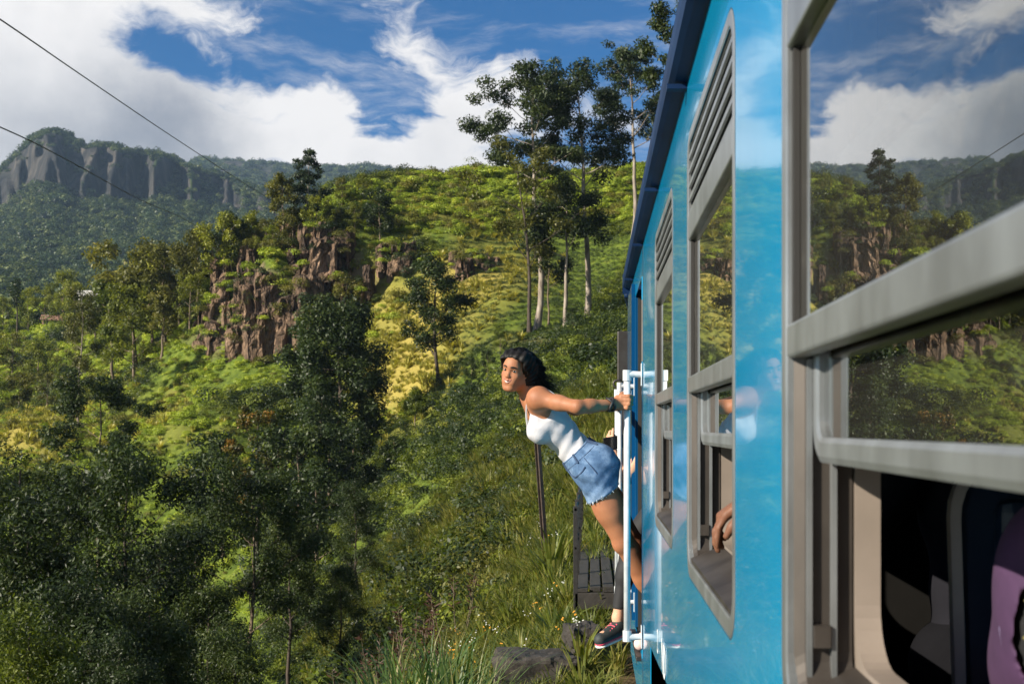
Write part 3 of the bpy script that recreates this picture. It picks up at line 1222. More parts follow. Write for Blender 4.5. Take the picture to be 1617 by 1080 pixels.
# inner shell: lining, floor, ceiling and far side keep the inside dim
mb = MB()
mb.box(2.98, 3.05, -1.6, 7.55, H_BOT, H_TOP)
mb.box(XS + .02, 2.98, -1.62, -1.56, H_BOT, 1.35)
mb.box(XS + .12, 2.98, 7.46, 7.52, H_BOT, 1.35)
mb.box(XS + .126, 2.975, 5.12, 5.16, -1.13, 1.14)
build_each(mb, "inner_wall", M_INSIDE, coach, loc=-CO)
mb = MB()
mb.box(XS + .012, 2.98, -1.56, 7.46, -1.22, -1.13)
cpart(mb, "floor", M_FLOORC)


def lining():
    mb = MB()
    x = XS + .105
    edges = [-1.56] + [(WINS[i][1] + WINS[i + 1][0]) / 2 for i in range(3)] + [5.60]
    for i, (a, b) in enumerate(WINS):
        y0, y1 = edges[i], edges[i + 1]
        mb.box(x, x + .02, y0, a - .001, -1.13, .9)
        mb.box(x, x + .02, b + .001, y1, -1.13, .9)
        mb.box(x, x + .02, a - .001, b + .001, -1.13, W_LO - .01)
        mb.box(x, x + .02, a - .001, b + .001, W_HI - .02, .9)
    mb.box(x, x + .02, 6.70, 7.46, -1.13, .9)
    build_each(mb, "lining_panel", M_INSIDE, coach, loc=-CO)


lining()


def roof():
    mb = MB()
    prof = []
    for k in range(15):
        a = math.radians(180 - 180 * k / 14)
        prof.append((1.65 + 1.41 * math.cos(a), .96 + .62 * math.sin(a) ** .8))
    V, Q = [], []
    for y in (-1.64, 7.46):
        V += [(p[0], y, p[1]) for p in prof]
    n = len(prof)
    Q = [(k, k + 1, n + k + 1, n + k) for k in range(n - 1)]
    V += [(3.06, -1.64, .9), (3.06, 7.46, .9), (.252, -1.64, .9), (.252, 7.46, .9)]
    Q += [(n - 1, 2 * n, 2 * n + 1, 2 * n - 1), (0, n, 2 * n + 3, 2 * n + 2)]
    mb.add(V, Q)
    cpart(mb, "roof", M_BLUE_DARK, smooth=False)
    mb = MB()
    mb.box(XS + .01, 3.0, -1.6, 7.46, 1.15, 1.2)
    cpart(mb, "ceiling", M_INSIDE)
    # gutter: a channel that stands off the cantrail, with a round lip and a stop end
    mb = MB()
    g = [(.262, .885), (.214, .893), (.200, .905), (.196, .93), (.196, .965), (.204, .985), (.214, .985), (.214, .935), (.235, .925), (.262, .93)]
    V = []
    ys = [-1.64, 1.2, 4.0, 7.5]
    for y in ys:
        V += [(p[0], y, p[1]) for p in g]
    n = len(g)
    Q = []
    for j in range(len(ys) - 1):
        Q += [(j * n + k, j * n + (k + 1) % n, (j + 1) * n + (k + 1) % n, (j + 1) * n + k) for k in range(n)]
    Q += [tuple(range(n)), tuple(range((len(ys) - 1) * n, len(ys) * n))]
    mb.add(V, Q)
    mb.box(.196, .262, 7.502, 7.515, .86, .987)
    cpart(mb, "gutter", M_BLUE_DARK)
    mb = MB()
    for y in (.4, 1.7, 3.0, 4.3, 5.6, 6.9):
        mb.box(.193, .262, y, y + .03, .872, .884)
    build_each(mb, "gutter_bracket", M_BLUE_DARK, coach, loc=-CO)


roof()


def window(y0, y1):
    w = empty("window", (0, 0, 0), coach)
    w.location = -CO
    O, I = rr_loop(y0, y1, W_LO, W_HI, .085), rr_loop(y0 + .036, y1 - .036, W_LO + .038, W_HI - .030, .055)
    mb = MB()
    ring(mb, O, I, [(0, XS + .004), (.0, XS - .0015), (.12, XS - .0035), (.88, XS - .0035), (1, XS - .001), (1, XS + .018)])
    mb.build("frame", M_ALU, w, smooth=False)
    mb = MB()
    ring(mb, rr_loop(y0 - .004, y1 + .004, W_LO - .004, W_HI + .004, .088), O, [(0, XS + .002), (0, XS - .0012), (1, XS - .0026), (1, XS + .002)])
    mb.build("seal", M_RUBBER, w)
    # reveal: dark channel behind the frame
    J = rr_loop(y0 + .035, y1 - .035, W_LO + .035, W_HI - .03, .05)
    J2 = rr_loop(y0 + .045, y1 - .045, W_LO + .045, W_HI - .035, .05)
    mb = MB()
    ring(mb, J, J2, [(0, XS + .005), (1, XS + .019), (1, XS + .078), (0, XS + .078)])
    mb.build("reveal", M_ALU_DIRTY, w)
    ya, yb = y0 + .040, y1 - .040
    mb = MB()
    for yy in (ya - .002, yb - .014):
        mb.box(XS + .020, XS + .0265, yy, yy + .016, W_LO + .05, .085)
        mb.box(XS + .050, XS + .0565, yy - .003, yy + .020, W_LO + .05, -.04)
    build_each(mb, "guide_rail", M_ALU, w)
    mb = MB()
    mb.box(XS + .0275, XS + .048, yb - .022, yb + .004, -.272, -.245)
    mb.box(XS + .0275, XS + .048, ya - .004, ya + .022, -.272, -.245)
    build_each(mb, "sash_stop", M_ALU_DIRTY, w)
    mb = MB()
    mb.add([(XS + .002, ya, W_LO + .047), (XS + .002, yb, W_LO + .047), (XS + .080, yb, W_LO + .078), (XS + .080, ya, W_LO + .078),
            (XS + .002, ya, W_LO + .03), (XS + .002, yb, W_LO + .03), (XS + .080, yb, W_LO + .03), (XS + .080, ya, W_LO + .03)],
           [(0, 1, 2, 3), (4, 7, 6, 5), (0, 4, 5, 1), (3, 2, 6, 7), (0, 3, 7, 4), (1, 5, 6, 2)])
    mb.build("sill", M_ALU_DIRTY, w)
    # louvre slats
    slat = None
    for k in range(5):
        h = .697 - k * .036
        if slat is None:
            mb = MB()
            mb.add([(XS - .001, ya, -.013), (XS + .003, ya, -.016), (XS + .026, ya, .012), (XS + .022, ya, .015),
                    (XS - .001, yb, -.013), (XS + .003, yb, -.016), (XS + .026, yb, .012), (XS + .022, yb, .015)],
                   [(0, 1, 2, 3), (4, 7, 6, 5), (0, 4, 5, 1), (1, 5, 6, 2), (2, 6, 7, 3), (3, 7, 4, 0)])
            mb.box(XS - .0015, XS + .004, ya, yb, -.019, -.008)
            slat = mb.build("louvre_slat", M_ALU, w)
            slat.location = (0, 0, h)
        else:
            c = slat.copy()
            COL.objects.link(c)
            c.parent = w
            c.location = (0, 0, h)
    mb = MB()
    mb.box(XS + .028, XS + .033, ya - .01, yb + .01, .53, .73)
    mb.build("louvre_backing", M_RUBBER, w)
    mb = MB()
    mb.box(XS - .003, XS + .022, ya - .003, yb + .003, .474, .535, .004)
    mb.build("upper_rail", M_ALU, w)
    mb = MB()
    mb.box(XS - .003, XS + .024, ya - .003, yb + .003, .087, .129, .004)
    mb.build("middle_rail", M_ALU, w)
    mb = MB()
    mb.box(XS + .012, XS + .0165, ya - .004, yb + .004, .126, .478)
    mb.build("upper_pane", M_GLASS, w)
    # glazing beads
    mb = MB()
    for yy in (ya - .003, yb - .011):
        mb.box(XS + .004, XS + .0115, yy, yy + .014, .131, .473)
    build_each(mb, "glazing_bead", M_RUBBER, w)
    # raised lower sash, its glass half behind the middle rail
    so_, si = rr_loop(ya + .010, yb - .010, -.042, .30, .045), rr_loop(ya + .040, yb - .040, -.012, .27, .025)
    mb = MB()
    ring(mb, so_, si, [(0, XS + .048), (.0, XS + .030), (.25, XS + .0265), (.8, XS + .0265), (1, XS + .030), (1, XS + .048)])
    mb.build("sash_frame", M_ALU, w)
    mb = MB()
    mb.box(XS + .036, XS + .040, ya + .036, yb - .036, -.016, .275)
    mb.build("sash_pane", M_GLASS, w)
    # cream lining round the opening, inside
    co, ci = rr_loop(y0 - .02, y1 + .02, W_LO - .02, W_HI - .02, .09), rr_loop(y0 + .05, y1 - .05, W_LO + .085, W_HI - .06, .07)
    mb = MB()
    ring(mb, co, ci, [(0, XS + .105), (.55, XS + .082), (1, XS + .080), (1, XS + .112), (0, XS + .126)])
    mb.build("inner_frame", M_CREAM, w)
    return w


for a, b in WINS:
    window(a, b)


def doorway():
    # painted edge strips and rubber seals of the door opening
    mb = MB()
    mb.box(XS - .004, XS + .10, 5.700, 5.722, -1.13, .74, .003)
    build_each(mb, "door_frame", M_BLUE, coach, loc=-CO)
    mb = MB()
    mb.box(XS - .004, XS + .10, 6.598, 6.62, -1.13, .74, .003)
    build_each(mb, "door_frame", M_BLUE_SHADE, coach, loc=-CO)
    mb = MB()
    mb.box(XS + .012, XS + .10, 5.724, 5.742, -1.13, .74)
    mb.box(XS + .012, XS + .10, 6.578, 6.596, -1.13, .74)
    mb.box(XS - .0035, XS - .0015, 5.60, 5.614, H_BOT, H_TOP - .02)
    build_each(mb, "door_seal", M_RUBBER, coach, loc=-CO)
    mb = MB()
    mb.box(XS + .102, XS + .16, 5.60, 5.70, -1.13, .8)
    mb.box(XS + .102, XS + .16, 6.62, 6.70, -1.13, .8)
    mb.box(XS - .006, XS - .0005, 5.655, 5.668, .32, .62, .001)
    build_each(mb, "door_post", M_CREAM, coach, loc=-CO)
    # door leaf folded inwards
    d = empty("door", (0, 0, 0), coach)
    d.location = -CO
    mb = MB()
    mb.box(XS + .165, XS + .85, 6.640, 6.676, -1.12, .72, .006)
    mb.build("leaf", M_BLUE_DARK, d)
    mb = MB()
    mb.tube([(XS + .75, 6.60, -.35), (XS + .75, 6.60, -.15)], .012, 8)
    mb.build("handle", M_ALU, d)
    # outer vestibule panel past the doorway, with a rounded head that shows against the hill
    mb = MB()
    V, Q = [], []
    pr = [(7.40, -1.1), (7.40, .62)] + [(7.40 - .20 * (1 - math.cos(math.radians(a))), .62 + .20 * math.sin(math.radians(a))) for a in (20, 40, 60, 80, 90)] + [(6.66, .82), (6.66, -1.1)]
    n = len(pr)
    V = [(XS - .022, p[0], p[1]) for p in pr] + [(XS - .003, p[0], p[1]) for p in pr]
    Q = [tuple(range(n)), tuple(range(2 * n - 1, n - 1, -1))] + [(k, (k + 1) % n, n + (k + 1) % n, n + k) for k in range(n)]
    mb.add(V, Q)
    cpart(mb, "end_panel", M_BLUE_SHADE)
    # steps
    mb = MB()
    mb.box(XS - .03, XS + .30, 5.76, 6.56, -1.155, -1.132, .004)
    mb.box(XS - .05, XS + .22, 5.80, 6.52, -1.50, -1.475, .004)
    mb.box(XS + .20, XS + .22, 5.80, 5.84, -1.475, -1.14)
    mb.box(XS + .20, XS + .22, 6.48, 6.52, -1.475, -1.14)
    build_each(mb, "footstep", M_STEEL, coach, loc=-CO)


doorway()


def handrail(y, x, h0, h1, r, brk=True):
    """A vertical grab rail held off the body by a bracket at each end."""
    hr = empty("handrail", (0, 0, 0), coach)
    hr.location = -CO
    mb = MB()
    mb.tube([(x, y, h0), (x, y, h1)], r, 14)
    mb.build("rail", M_WHITE_P, hr, smooth=True)
    for h, s in ((h1 - .005, 1), (h0 + .005, -1)):
        mb = MB()
        mb.tube([(x - .006, y, h), (x, y, h + .001 * s), (x + .035, y, h + .002 * s), (XS - .007, y, h)], [r * 1.15, r * 1.2, r * .95, r * .9], 12)
        mb.tube([(x, y, h - .03 * s), (x, y, h + .022 * s)], r * 1.28, 12)
        mb.box(XS - .010, XS - .0045, y - .020, y + .020, h - .055, h + .055, .002)
        mb.build("bracket", M_WHITE_P, hr, smooth=False)


handrail(5.665, .170, -1.02, .262, .0165)
handrail(6.66, .158, -1.00, .24, .013)
handrail(6.95, .148, -.98, .21, .013)

# ring-headed lamp bracket beside the rails
mb = MB()
ringpts = [(.150 + .022 * math.cos(t), 7.0, .262 + .022 * math.sin(t)) for t in np.linspace(0, 6.283, 17)]
mb.tube(ringpts, .006, 8, cap=False)
mb.tube([(.172, 7.0, .262), (.222, 7.0, .262)], .008, 8)
cpart(mb, "hook_ring", M_ALU_DIRTY, smooth=True)

# white lettering low on the side
for txt, y, h, s in (("2", 4.36, -.835, .125), ("ND", 4.10, -.845, .16)):
    cu = bpy.data.curves.new("lettering", 'FONT')
    cu.body = txt
    cu.size = s
    cu.extrude = .0006
    o = bpy.data.objects.new("lettering", cu)
    COL.objects.link(o)
    bpy.context.view_layer.update()
    me = bpy.data.meshes.new_from_object(o.evaluated_get(bpy.context.evaluated_depsgraph_get()))
    bpy.data.objects.remove(o)
    me.materials.append(simple_mat("white_lettering", (.75, .76, .76), .4))
    lo = link("lettering", me, coach)
    lo.matrix_local = Matrix.Translation(Vector((XS - .0042, y, h)) - CO) @ Matrix(((0, 0, -1, 0), (-1, 0, 0, 0), (0, 1, 0, 0), (0, 0, 0, 1)))


def seat(y, x0=.40, facing=-1):
    s = empty("seat", (0, 0, 0), coach)
    s.location = -CO
    if facing > 0:      # the seat behind, back to back
        s.location = -CO + Vector((2 * x0 + .52, 2 * y, 0))
        s.rotation_euler = (0, 0, math.pi)
    mb = MB()
    ob, ib = rr_loop(0, .52, -1.0, 0, .10), rr_loop(.014, .506, -.985, -.014, .088)
    O = [(x0 + p[0], p[1] - .03) for p in ob]
    I = [(x0 + p[0], p[1] - .03) for p in ib]
    n = len(O)
    # grey edge
    V, Q = [], []
    pr = [(0, y), (0, y - .018), (1, y - .024), (1, y)]
    for t, yy in pr:
        V += [(a[0] * (1 - t) + b[0] * t, yy - (a[1] + .03) * -.10, a[1] * (1 - t) + b[1] * t) for a, b in zip(O, I)]
    for j in range(4):
        j2 = (j + 1) % 4
        Q += [(j * n + k, j * n + (k + 1) % n, j2 * n + (k + 1) % n, j2 * n + k) for k in range(n)]
    mb.add(V, Q)
    mb.build("edge_trim", M_SEAT_EDGE, s)
    mb = MB()
    V = [(a[0], y - .048 + (a[1] + .03) * .10, a[1]) for a in I] + [(a[0], y - .004 + (a[1] + .03) * .10, a[1]) for a in I]
    Q = [tuple(range(n)), tuple(range(2 * n - 1, n - 1, -1))]
    mb.add(V, Q)
    # padded sections
    mb.box(x0 + .05, x0 + .47, y - .085, y - .050, -.62, -.33, .02)
    mb.box(x0 + .05, x0 + .47, y - .088, y - .052, -.30, -.10, .02)
    mb.build("backrest", M_SEAT, s)
    mb = MB()
    mb.box(x0, x0 + .52, y - .50, y - .04, -.74, -.64, .03)
    mb.build("cushion", M_SEAT, s)
    mb = MB()
    mb.tube([(x0 + .06, y - .05, -1.13), (x0 + .06, y - .05, -.7)], .015, 8)
    mb.tube([(x0 + .46, y - .05, -1.13), (x0 + .46, y - .05, -.7)], .015, 8)
    build_each(mb, "leg", M_STEEL, s)


seat(1.72, .52)
seat(3.05, .93)
seat(4.1)

# ------------------------------------------------------------------ the coach in front, where the line bends right
def next_coach():
    root = empty("railway_coach", (XS + .02, 8.05, -1.42))
    root.rotation_euler = (0, 0, math.radians(-3.2))
    tag(root, "second blue coach coupled ahead, seen edge on beyond the door", "train coach")

    def part(mb, name, mat):
        return mb.build(name, mat, root)
    mb = MB()
    mb.box(0, 2.8, .12, 19, .0, 2.32, .02)
    part(mb, "body", M_BLUE)
    mb = MB()
    mb.box(-.05, 2.85, .10, 19, 2.325, 2.42, .02)
    mb.box(.3, 2.5, .2, 18.9, 2.42, 2.8, .15)
    part(mb, "roof", M_BLUE_DARK)
    for k in range(9):
        mb = MB()
        y0 = 2.2 + k * 1.7
        A, B = rr_loop(y0, y0 + 1.0, 1.05, 2.16, .08), rr_loop(y0 + .05, y0 + .95, 1.10, 2.12, .05)
        ring(mb, A, B, [(0, .003), (0, -.008), (1, -.008), (1, .003)])
        o = part(mb, "window", M_ALU)
        mb = MB()
        mb.box(-.004, -.001, y0 + .045, y0 + .955, 1.095, 2.125)
        p = mb.build("pane", M_GLASS, o)
    mb = MB()
    for y in (.55, 1.45):
        mb = MB()
        mb.tube([(0, y, .42), (-.06, y, .42), (-.075, y, .44), (-.075, y, 1.62), (-.06, y, 1.64), (0, y, 1.64)], .013, 10)
        part(mb, "handrail", M_WHITE_P)
    # dark gangway bellows between the coaches
    mb = MB()
    for k in range(5):
        mb.box(.65, 2.15, -.50 + k * .12, -.42 + k * .12, .3, 2.3, .01)
    part(mb, "gangway", M_RUBBER)
    mb = MB()
    mb.box(-.10, .0, .16, .24, 1.75, 2.10, .01)
    mb.box(-.07, -.03, .18, .22, .6, 1.75)
    part(mb, "side_lamp", M_STEEL)


next_coach()

# ------------------------------------------------------------------ ground cover
def sample_cover(n, px0, px1, y0, y1, seed, power=1.0):
    r = np.random.default_rng(seed)
    px = r.uniform(px0, px1, n)
    u = r.uniform(size=n)
    y = (y0 ** (1 + power) + u * (y1 ** (1 + power) - y0 ** (1 + power))) ** (1 / (1 + power))
    x = (px - CX) * y / F
    z = ground(x, y)
    return r, x, y, z


def in_rects(px, py, rects):
    m = np.zeros(px.shape, dtype=bool)
    for a, b, c, d in rects:
        m |= (px > a) & (px < b) & (py > c) & (py < d)
    return m


ROCKY = [(318, 455, 425, 572), (440, 535, 395, 548), (585, 695, 412, 470), (695, 795, 416, 446)]


def cover():
    def tea(px, py, y):
        return (px > 700) & (px < 1110) & (py > 375) & (py < 700) & (py < 395 + (1000 - px) * 1.5) & (y > 95)

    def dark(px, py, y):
        """darker leaves stand in for shade right of the lit meadow and down to the valley"""
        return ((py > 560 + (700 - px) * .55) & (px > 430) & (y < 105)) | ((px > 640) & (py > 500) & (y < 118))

    kinds = {
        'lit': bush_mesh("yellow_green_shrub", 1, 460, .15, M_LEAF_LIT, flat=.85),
        'mid': bush_mesh("green_shrub", 2, 460, .15, M_LEAF_MID, flat=.8),
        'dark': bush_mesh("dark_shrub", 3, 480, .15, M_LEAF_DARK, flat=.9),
        'olive': bush_mesh("olive_shrub", 4, 420, .155, M_LEAF_OLIVE, flat=.9),
    }
    pts = {k: ([], []) for k in list(kinds) + ['tea', 'dry', 'tall']}
    # slopes beyond 30 m
    r, x, y, z = sample_cover(62000, -250, 1160, 28, 330, 101)
    px, py, dry, soil = cover_masks(x, y, z)
    patch = fbm(x / 11, y / 11, oct=3, seed=31)
    patch2 = fbm(x / 4, y / 4, oct=2, seed=33)
    u = r.uniform(size=len(x))
    rocky = in_rects(px, py, ROCKY) & (y > 120) & (y < 170)
    keep = (~rocky | (r.uniform(size=len(x)) < .75)) & (u > dry * .9)
    istea = tea(px, py, y)
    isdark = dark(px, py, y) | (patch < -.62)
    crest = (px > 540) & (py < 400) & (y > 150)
    lit = ((px < 660) | crest) & ~isdark & (patch + .5 * patch2 > -.55)  # sunlit slopes; the brighter leaf colour carries part of that light
    sc = r.lognormal(0, .35, len(x)) * np.clip(.45 + y / 210, .5, 1.5) * .74
    sc = np.where(isdark, sc * 1.15, sc)
    sc = np.where(lit & ~isdark & (py > 540), sc * .78, sc)
    z0 = z - .12
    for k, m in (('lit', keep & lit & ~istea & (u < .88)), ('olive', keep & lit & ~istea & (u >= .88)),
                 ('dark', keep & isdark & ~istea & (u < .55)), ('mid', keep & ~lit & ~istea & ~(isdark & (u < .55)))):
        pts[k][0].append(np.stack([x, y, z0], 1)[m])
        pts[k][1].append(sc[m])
    # the same scrub goes on up the hill on the far side of the train
    r, x, y, z = sample_cover(24000, 1150, 3000, 24, 200, 111, power=.6)
    u = r.uniform(size=len(x))
    sc = r.lognormal(0, .35, len(x)) * np.clip(.5 + y / 160, .6, 1.5)
    for k, a0, a1 in (('mid', 0, .45), ('dark', .45, .75), ('olive', .75, 1)):
        m = (u >= a0) & (u < a1)
        pts[k][0].append(np.stack([x, y, z - .12], 1)[m])
        pts[k][1].append(sc[m])
    # dry grass on the meadows
    r, x, y, z = sample_cover(26000, -200, 900, 48, 210, 103)
    px, py, dry, soil = cover_masks(x, y, z)
    m = (r.uniform(size=len(x)) < dry * 1.15) & ~(in_rects(px, py, ROCKY) & (y > 120))
    pts['dry'][0].append(np.stack([x, y, z - .05], 1)[m])
    pts['dry'][1].append((r.lognormal(0, .3, len(x)) * 1.1)[m])
    # terraces of tea on the shaded hill behind the tall trunks
    Xs, Ys = [], []
    r = np.random.default_rng(5)
    for row in np.arange(96, 186, 1.45):
        xs = np.arange(-30, 26, .62)
        ys = row + 2.4 * vnoise(xs / 12, xs * 0 + row * .05, seed=77) + r.normal(0, .12, xs.size)
        k = r.uniform(size=xs.size) < .93
        Xs.append(xs[k]); Ys.append(ys[k])
    x, y = np.concatenate(Xs), np.concatenate(Ys)
    z = ground(x, y)
    px, py, dry, soil = cover_masks(x, y, z)
    m = (tea(px, py, y) | ((px > 780) & (px < 1120) & (py < 410) & (y > 140))) & (r.uniform(size=len(x)) > soil * 1.5)
    pts['tea'][0].append(np.stack([x, y, z - .05], 1)[m])
    pts['tea'][1].append(r.uniform(.42, .62, m.sum()))
    # the near slope, 6 to 34 m
    r, x, y, z = sample_cover(7000, -350, 985, 9, 34, 105, power=.7)
    px, py, dry, soil = cover_masks(x, y, z)
    u = r.uniform(size=len(x))
    patch = fbm(x / 2.5, y / 2.5, oct=3, seed=51)
    m0 = (x < -.9 - .04 * (y - 9) + .25 * patch) & ~((x > -1.6) & (y < 16))
    grassy = (px > 650) & (patch > -.25)
    sc = r.lognormal(0, .3, len(x)) * np.clip(.16 + y * .011, .2, .55)
    for k, m in (('mid', m0 & ~grassy & (u < .55)), ('lit', m0 & ~grassy & (u > .85)), ('dark', m0 & ~grassy & (u >= .55) & (u < .85)), ('olive', m0 & grassy & (u < .22))):
        pts[k][0].append(np.stack([x, y, z - .05], 1)[m])
        pts[k][1].append(sc[m])
    r = np.random.default_rng(77)
    Lg = np.array(LEDGES)
    Lg = np.concatenate([Lg + r.normal(0, .7, Lg.shape) * [1, .3, 1] for q in range(2)])
    Lg = Lg[r.uniform(size=len(Lg)) < .9] + r.normal(0, .3, (1, 3))
    kk = r.integers(0, 3, len(Lg))
    for q, k in enumerate(('lit', 'olive', 'dark')):
        pts[k][0].append(Lg[kk == q])
        pts[k][1].append(r.uniform(.5, 1.5, (kk == q).sum()))
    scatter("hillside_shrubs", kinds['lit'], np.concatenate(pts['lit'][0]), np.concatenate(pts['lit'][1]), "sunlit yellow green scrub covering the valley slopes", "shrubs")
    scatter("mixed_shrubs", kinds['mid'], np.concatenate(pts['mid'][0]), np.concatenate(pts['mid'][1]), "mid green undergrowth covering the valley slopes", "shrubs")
    scatter("dark_scrub", kinds['dark'], np.concatenate(pts['dark'][0]), np.concatenate(pts['dark'][1]), "dark undergrowth, leaf colour darkened for the shade of the slope", "shrubs")
    scatter("olive_scrub", kinds['olive'], np.concatenate(pts['olive'][0]), np.concatenate(pts['olive'][1]), "olive coloured bushes among the sunlit scrub", "shrubs")
    tea_me = bush_mesh("tea_shrub", 8, 240, .2, M_LEAF_TEA, flat=.7)
    scatter("tea_terraces", tea_me, pts['tea'][0][0], pts['tea'][1][0], "rows of clipped tea bushes terracing the hill behind the tall trees", "tea bushes", tilt=.05)
    dry_me = tuft_mesh("dry_grass_tuft", 4, 34, .62, .45, .045, M_DRY)
    scatter("dry_grass", dry_me, pts['dry'][0][0], pts['dry'][1][0], "dry golden grass on the sunlit meadow slopes", "grass")

    # near grass beside the track
    g_me = tuft_mesh("grass_tuft", 14, 40, .42, .36, .012, M_GRASS)
    r, x, y, z = sample_cover(16000, 150, 1010, 8, 60, 107, power=.9)
    px, py, dry, soil = cover_masks(x, y, z)
    patch = fbm(x / 2.5, y / 2.5, oct=3, seed=51)
    u = r.uniform(size=len(x))
    m = (x < .35 + np.maximum(y - 10, 0) * .02) & (u > soil * .85) & ((px > 560 + 120 * patch) | (y > 30) & (px > 700)) & (u < .85)
    scatter("grass", g_me, np.stack([x, y, z - .02], 1)[m], (r.lognormal(0, .3, len(x)) * np.clip(.5 + y * .022, .55, 1.3))[m], "rough green grass on the bank beside the track", "grass", tilt=.25)
    # weeds and white / yellow flowers dotted through it
    wm, ym = simple_mat("white_petals", (.72, .72, .66), .7), simple_mat("yellow_petals", (.75, .33, .02), .7)
    for nm, mt, n, sd, lab, bl in (("white_flowers", wm, 30, 21, "small white wildflowers in the grass of the bank", .9), ("orange_flowers", ym, 20, 22, "small orange yellow wildflowers in the grass of the bank", .9)):
        rr = np.random.default_rng(sd)
        fx = []
        cl = [(790, 12.5), (735, 16), (865, 14.5), (760, 13.5), (880, 21), (845, 24), (900, 12.5), (715, 13)]
        mb = MB()
        for i in range(n):
            cpx, cY = cl[int(rr.integers(0, len(cl)))]
            Y = cY + rr.normal(0, .35)
            xx = (cpx - CX) * cY / F + rr.normal(0, .16)
            base = Vector((xx, Y, g1(xx, Y)))
            hgt = rr.uniform(.4, .62)
            top = base + Vector((rr.normal(0, .05), rr.normal(0, .05), hgt))
            for k in range(int(rr.integers(2, 5))):
                c = top + Vector(rr.normal(0, .03, 3))
                rad = rr.uniform(.008, .014) * (1.15 if nm[0] == 'o' else 1)
                nrm = Vector(rr.normal(size=3) * .4 + np.array([-.3, -.4, .8])).normalized()
                a = nrm.orthogonal().normalized()
                b2 = nrm.cross(a)
                V = [c + nrm * rad * .5]
                for q in range(10):
                    rr_ = rad * (1 if q % 2 == 0 else .55)
                    an = q * math.pi / 5
                    V.append(c + (a * math.cos(an) + b2 * math.sin(an)) * rr_)
                mb.add(V, [(0, 1 + q, 1 + (q + 1) % 10) for q in range(10)])
        o = mb.build(nm, mt)
        tag(o, lab, "flowers", kind='stuff')


cover()


# ------------------------------------------------------------------ trees
M_LEAF_BRIGHT = leaf_mat("bright_green_leaves", (.06, .075, .008), (.17, .19, .018), (.32, .31, .045), trans=.35)
M_BARK_PALE = simple_mat("pale_eucalyptus_bark", (.36, .31, .25), .85, c2=(.12, .09, .07), scale=3.0, bump_s=.4, bump_d=.02, mapscale=(1, 1, .25))
M_BARK_DARK = simple_mat("dark_bark", (.085, .062, .045), .9, c2=(.03, .022, .017), scale=6.0, bump_s=.5, bump_d=.02, mapscale=(1, 1, .3))
M_BARK_TAN = simple_mat("tan_bark", (.20, .15, .10), .9, c2=(.09, .065, .045), scale=6.0, bump_s=.4, bump_d=.02, mapscale=(1, 1, .3))


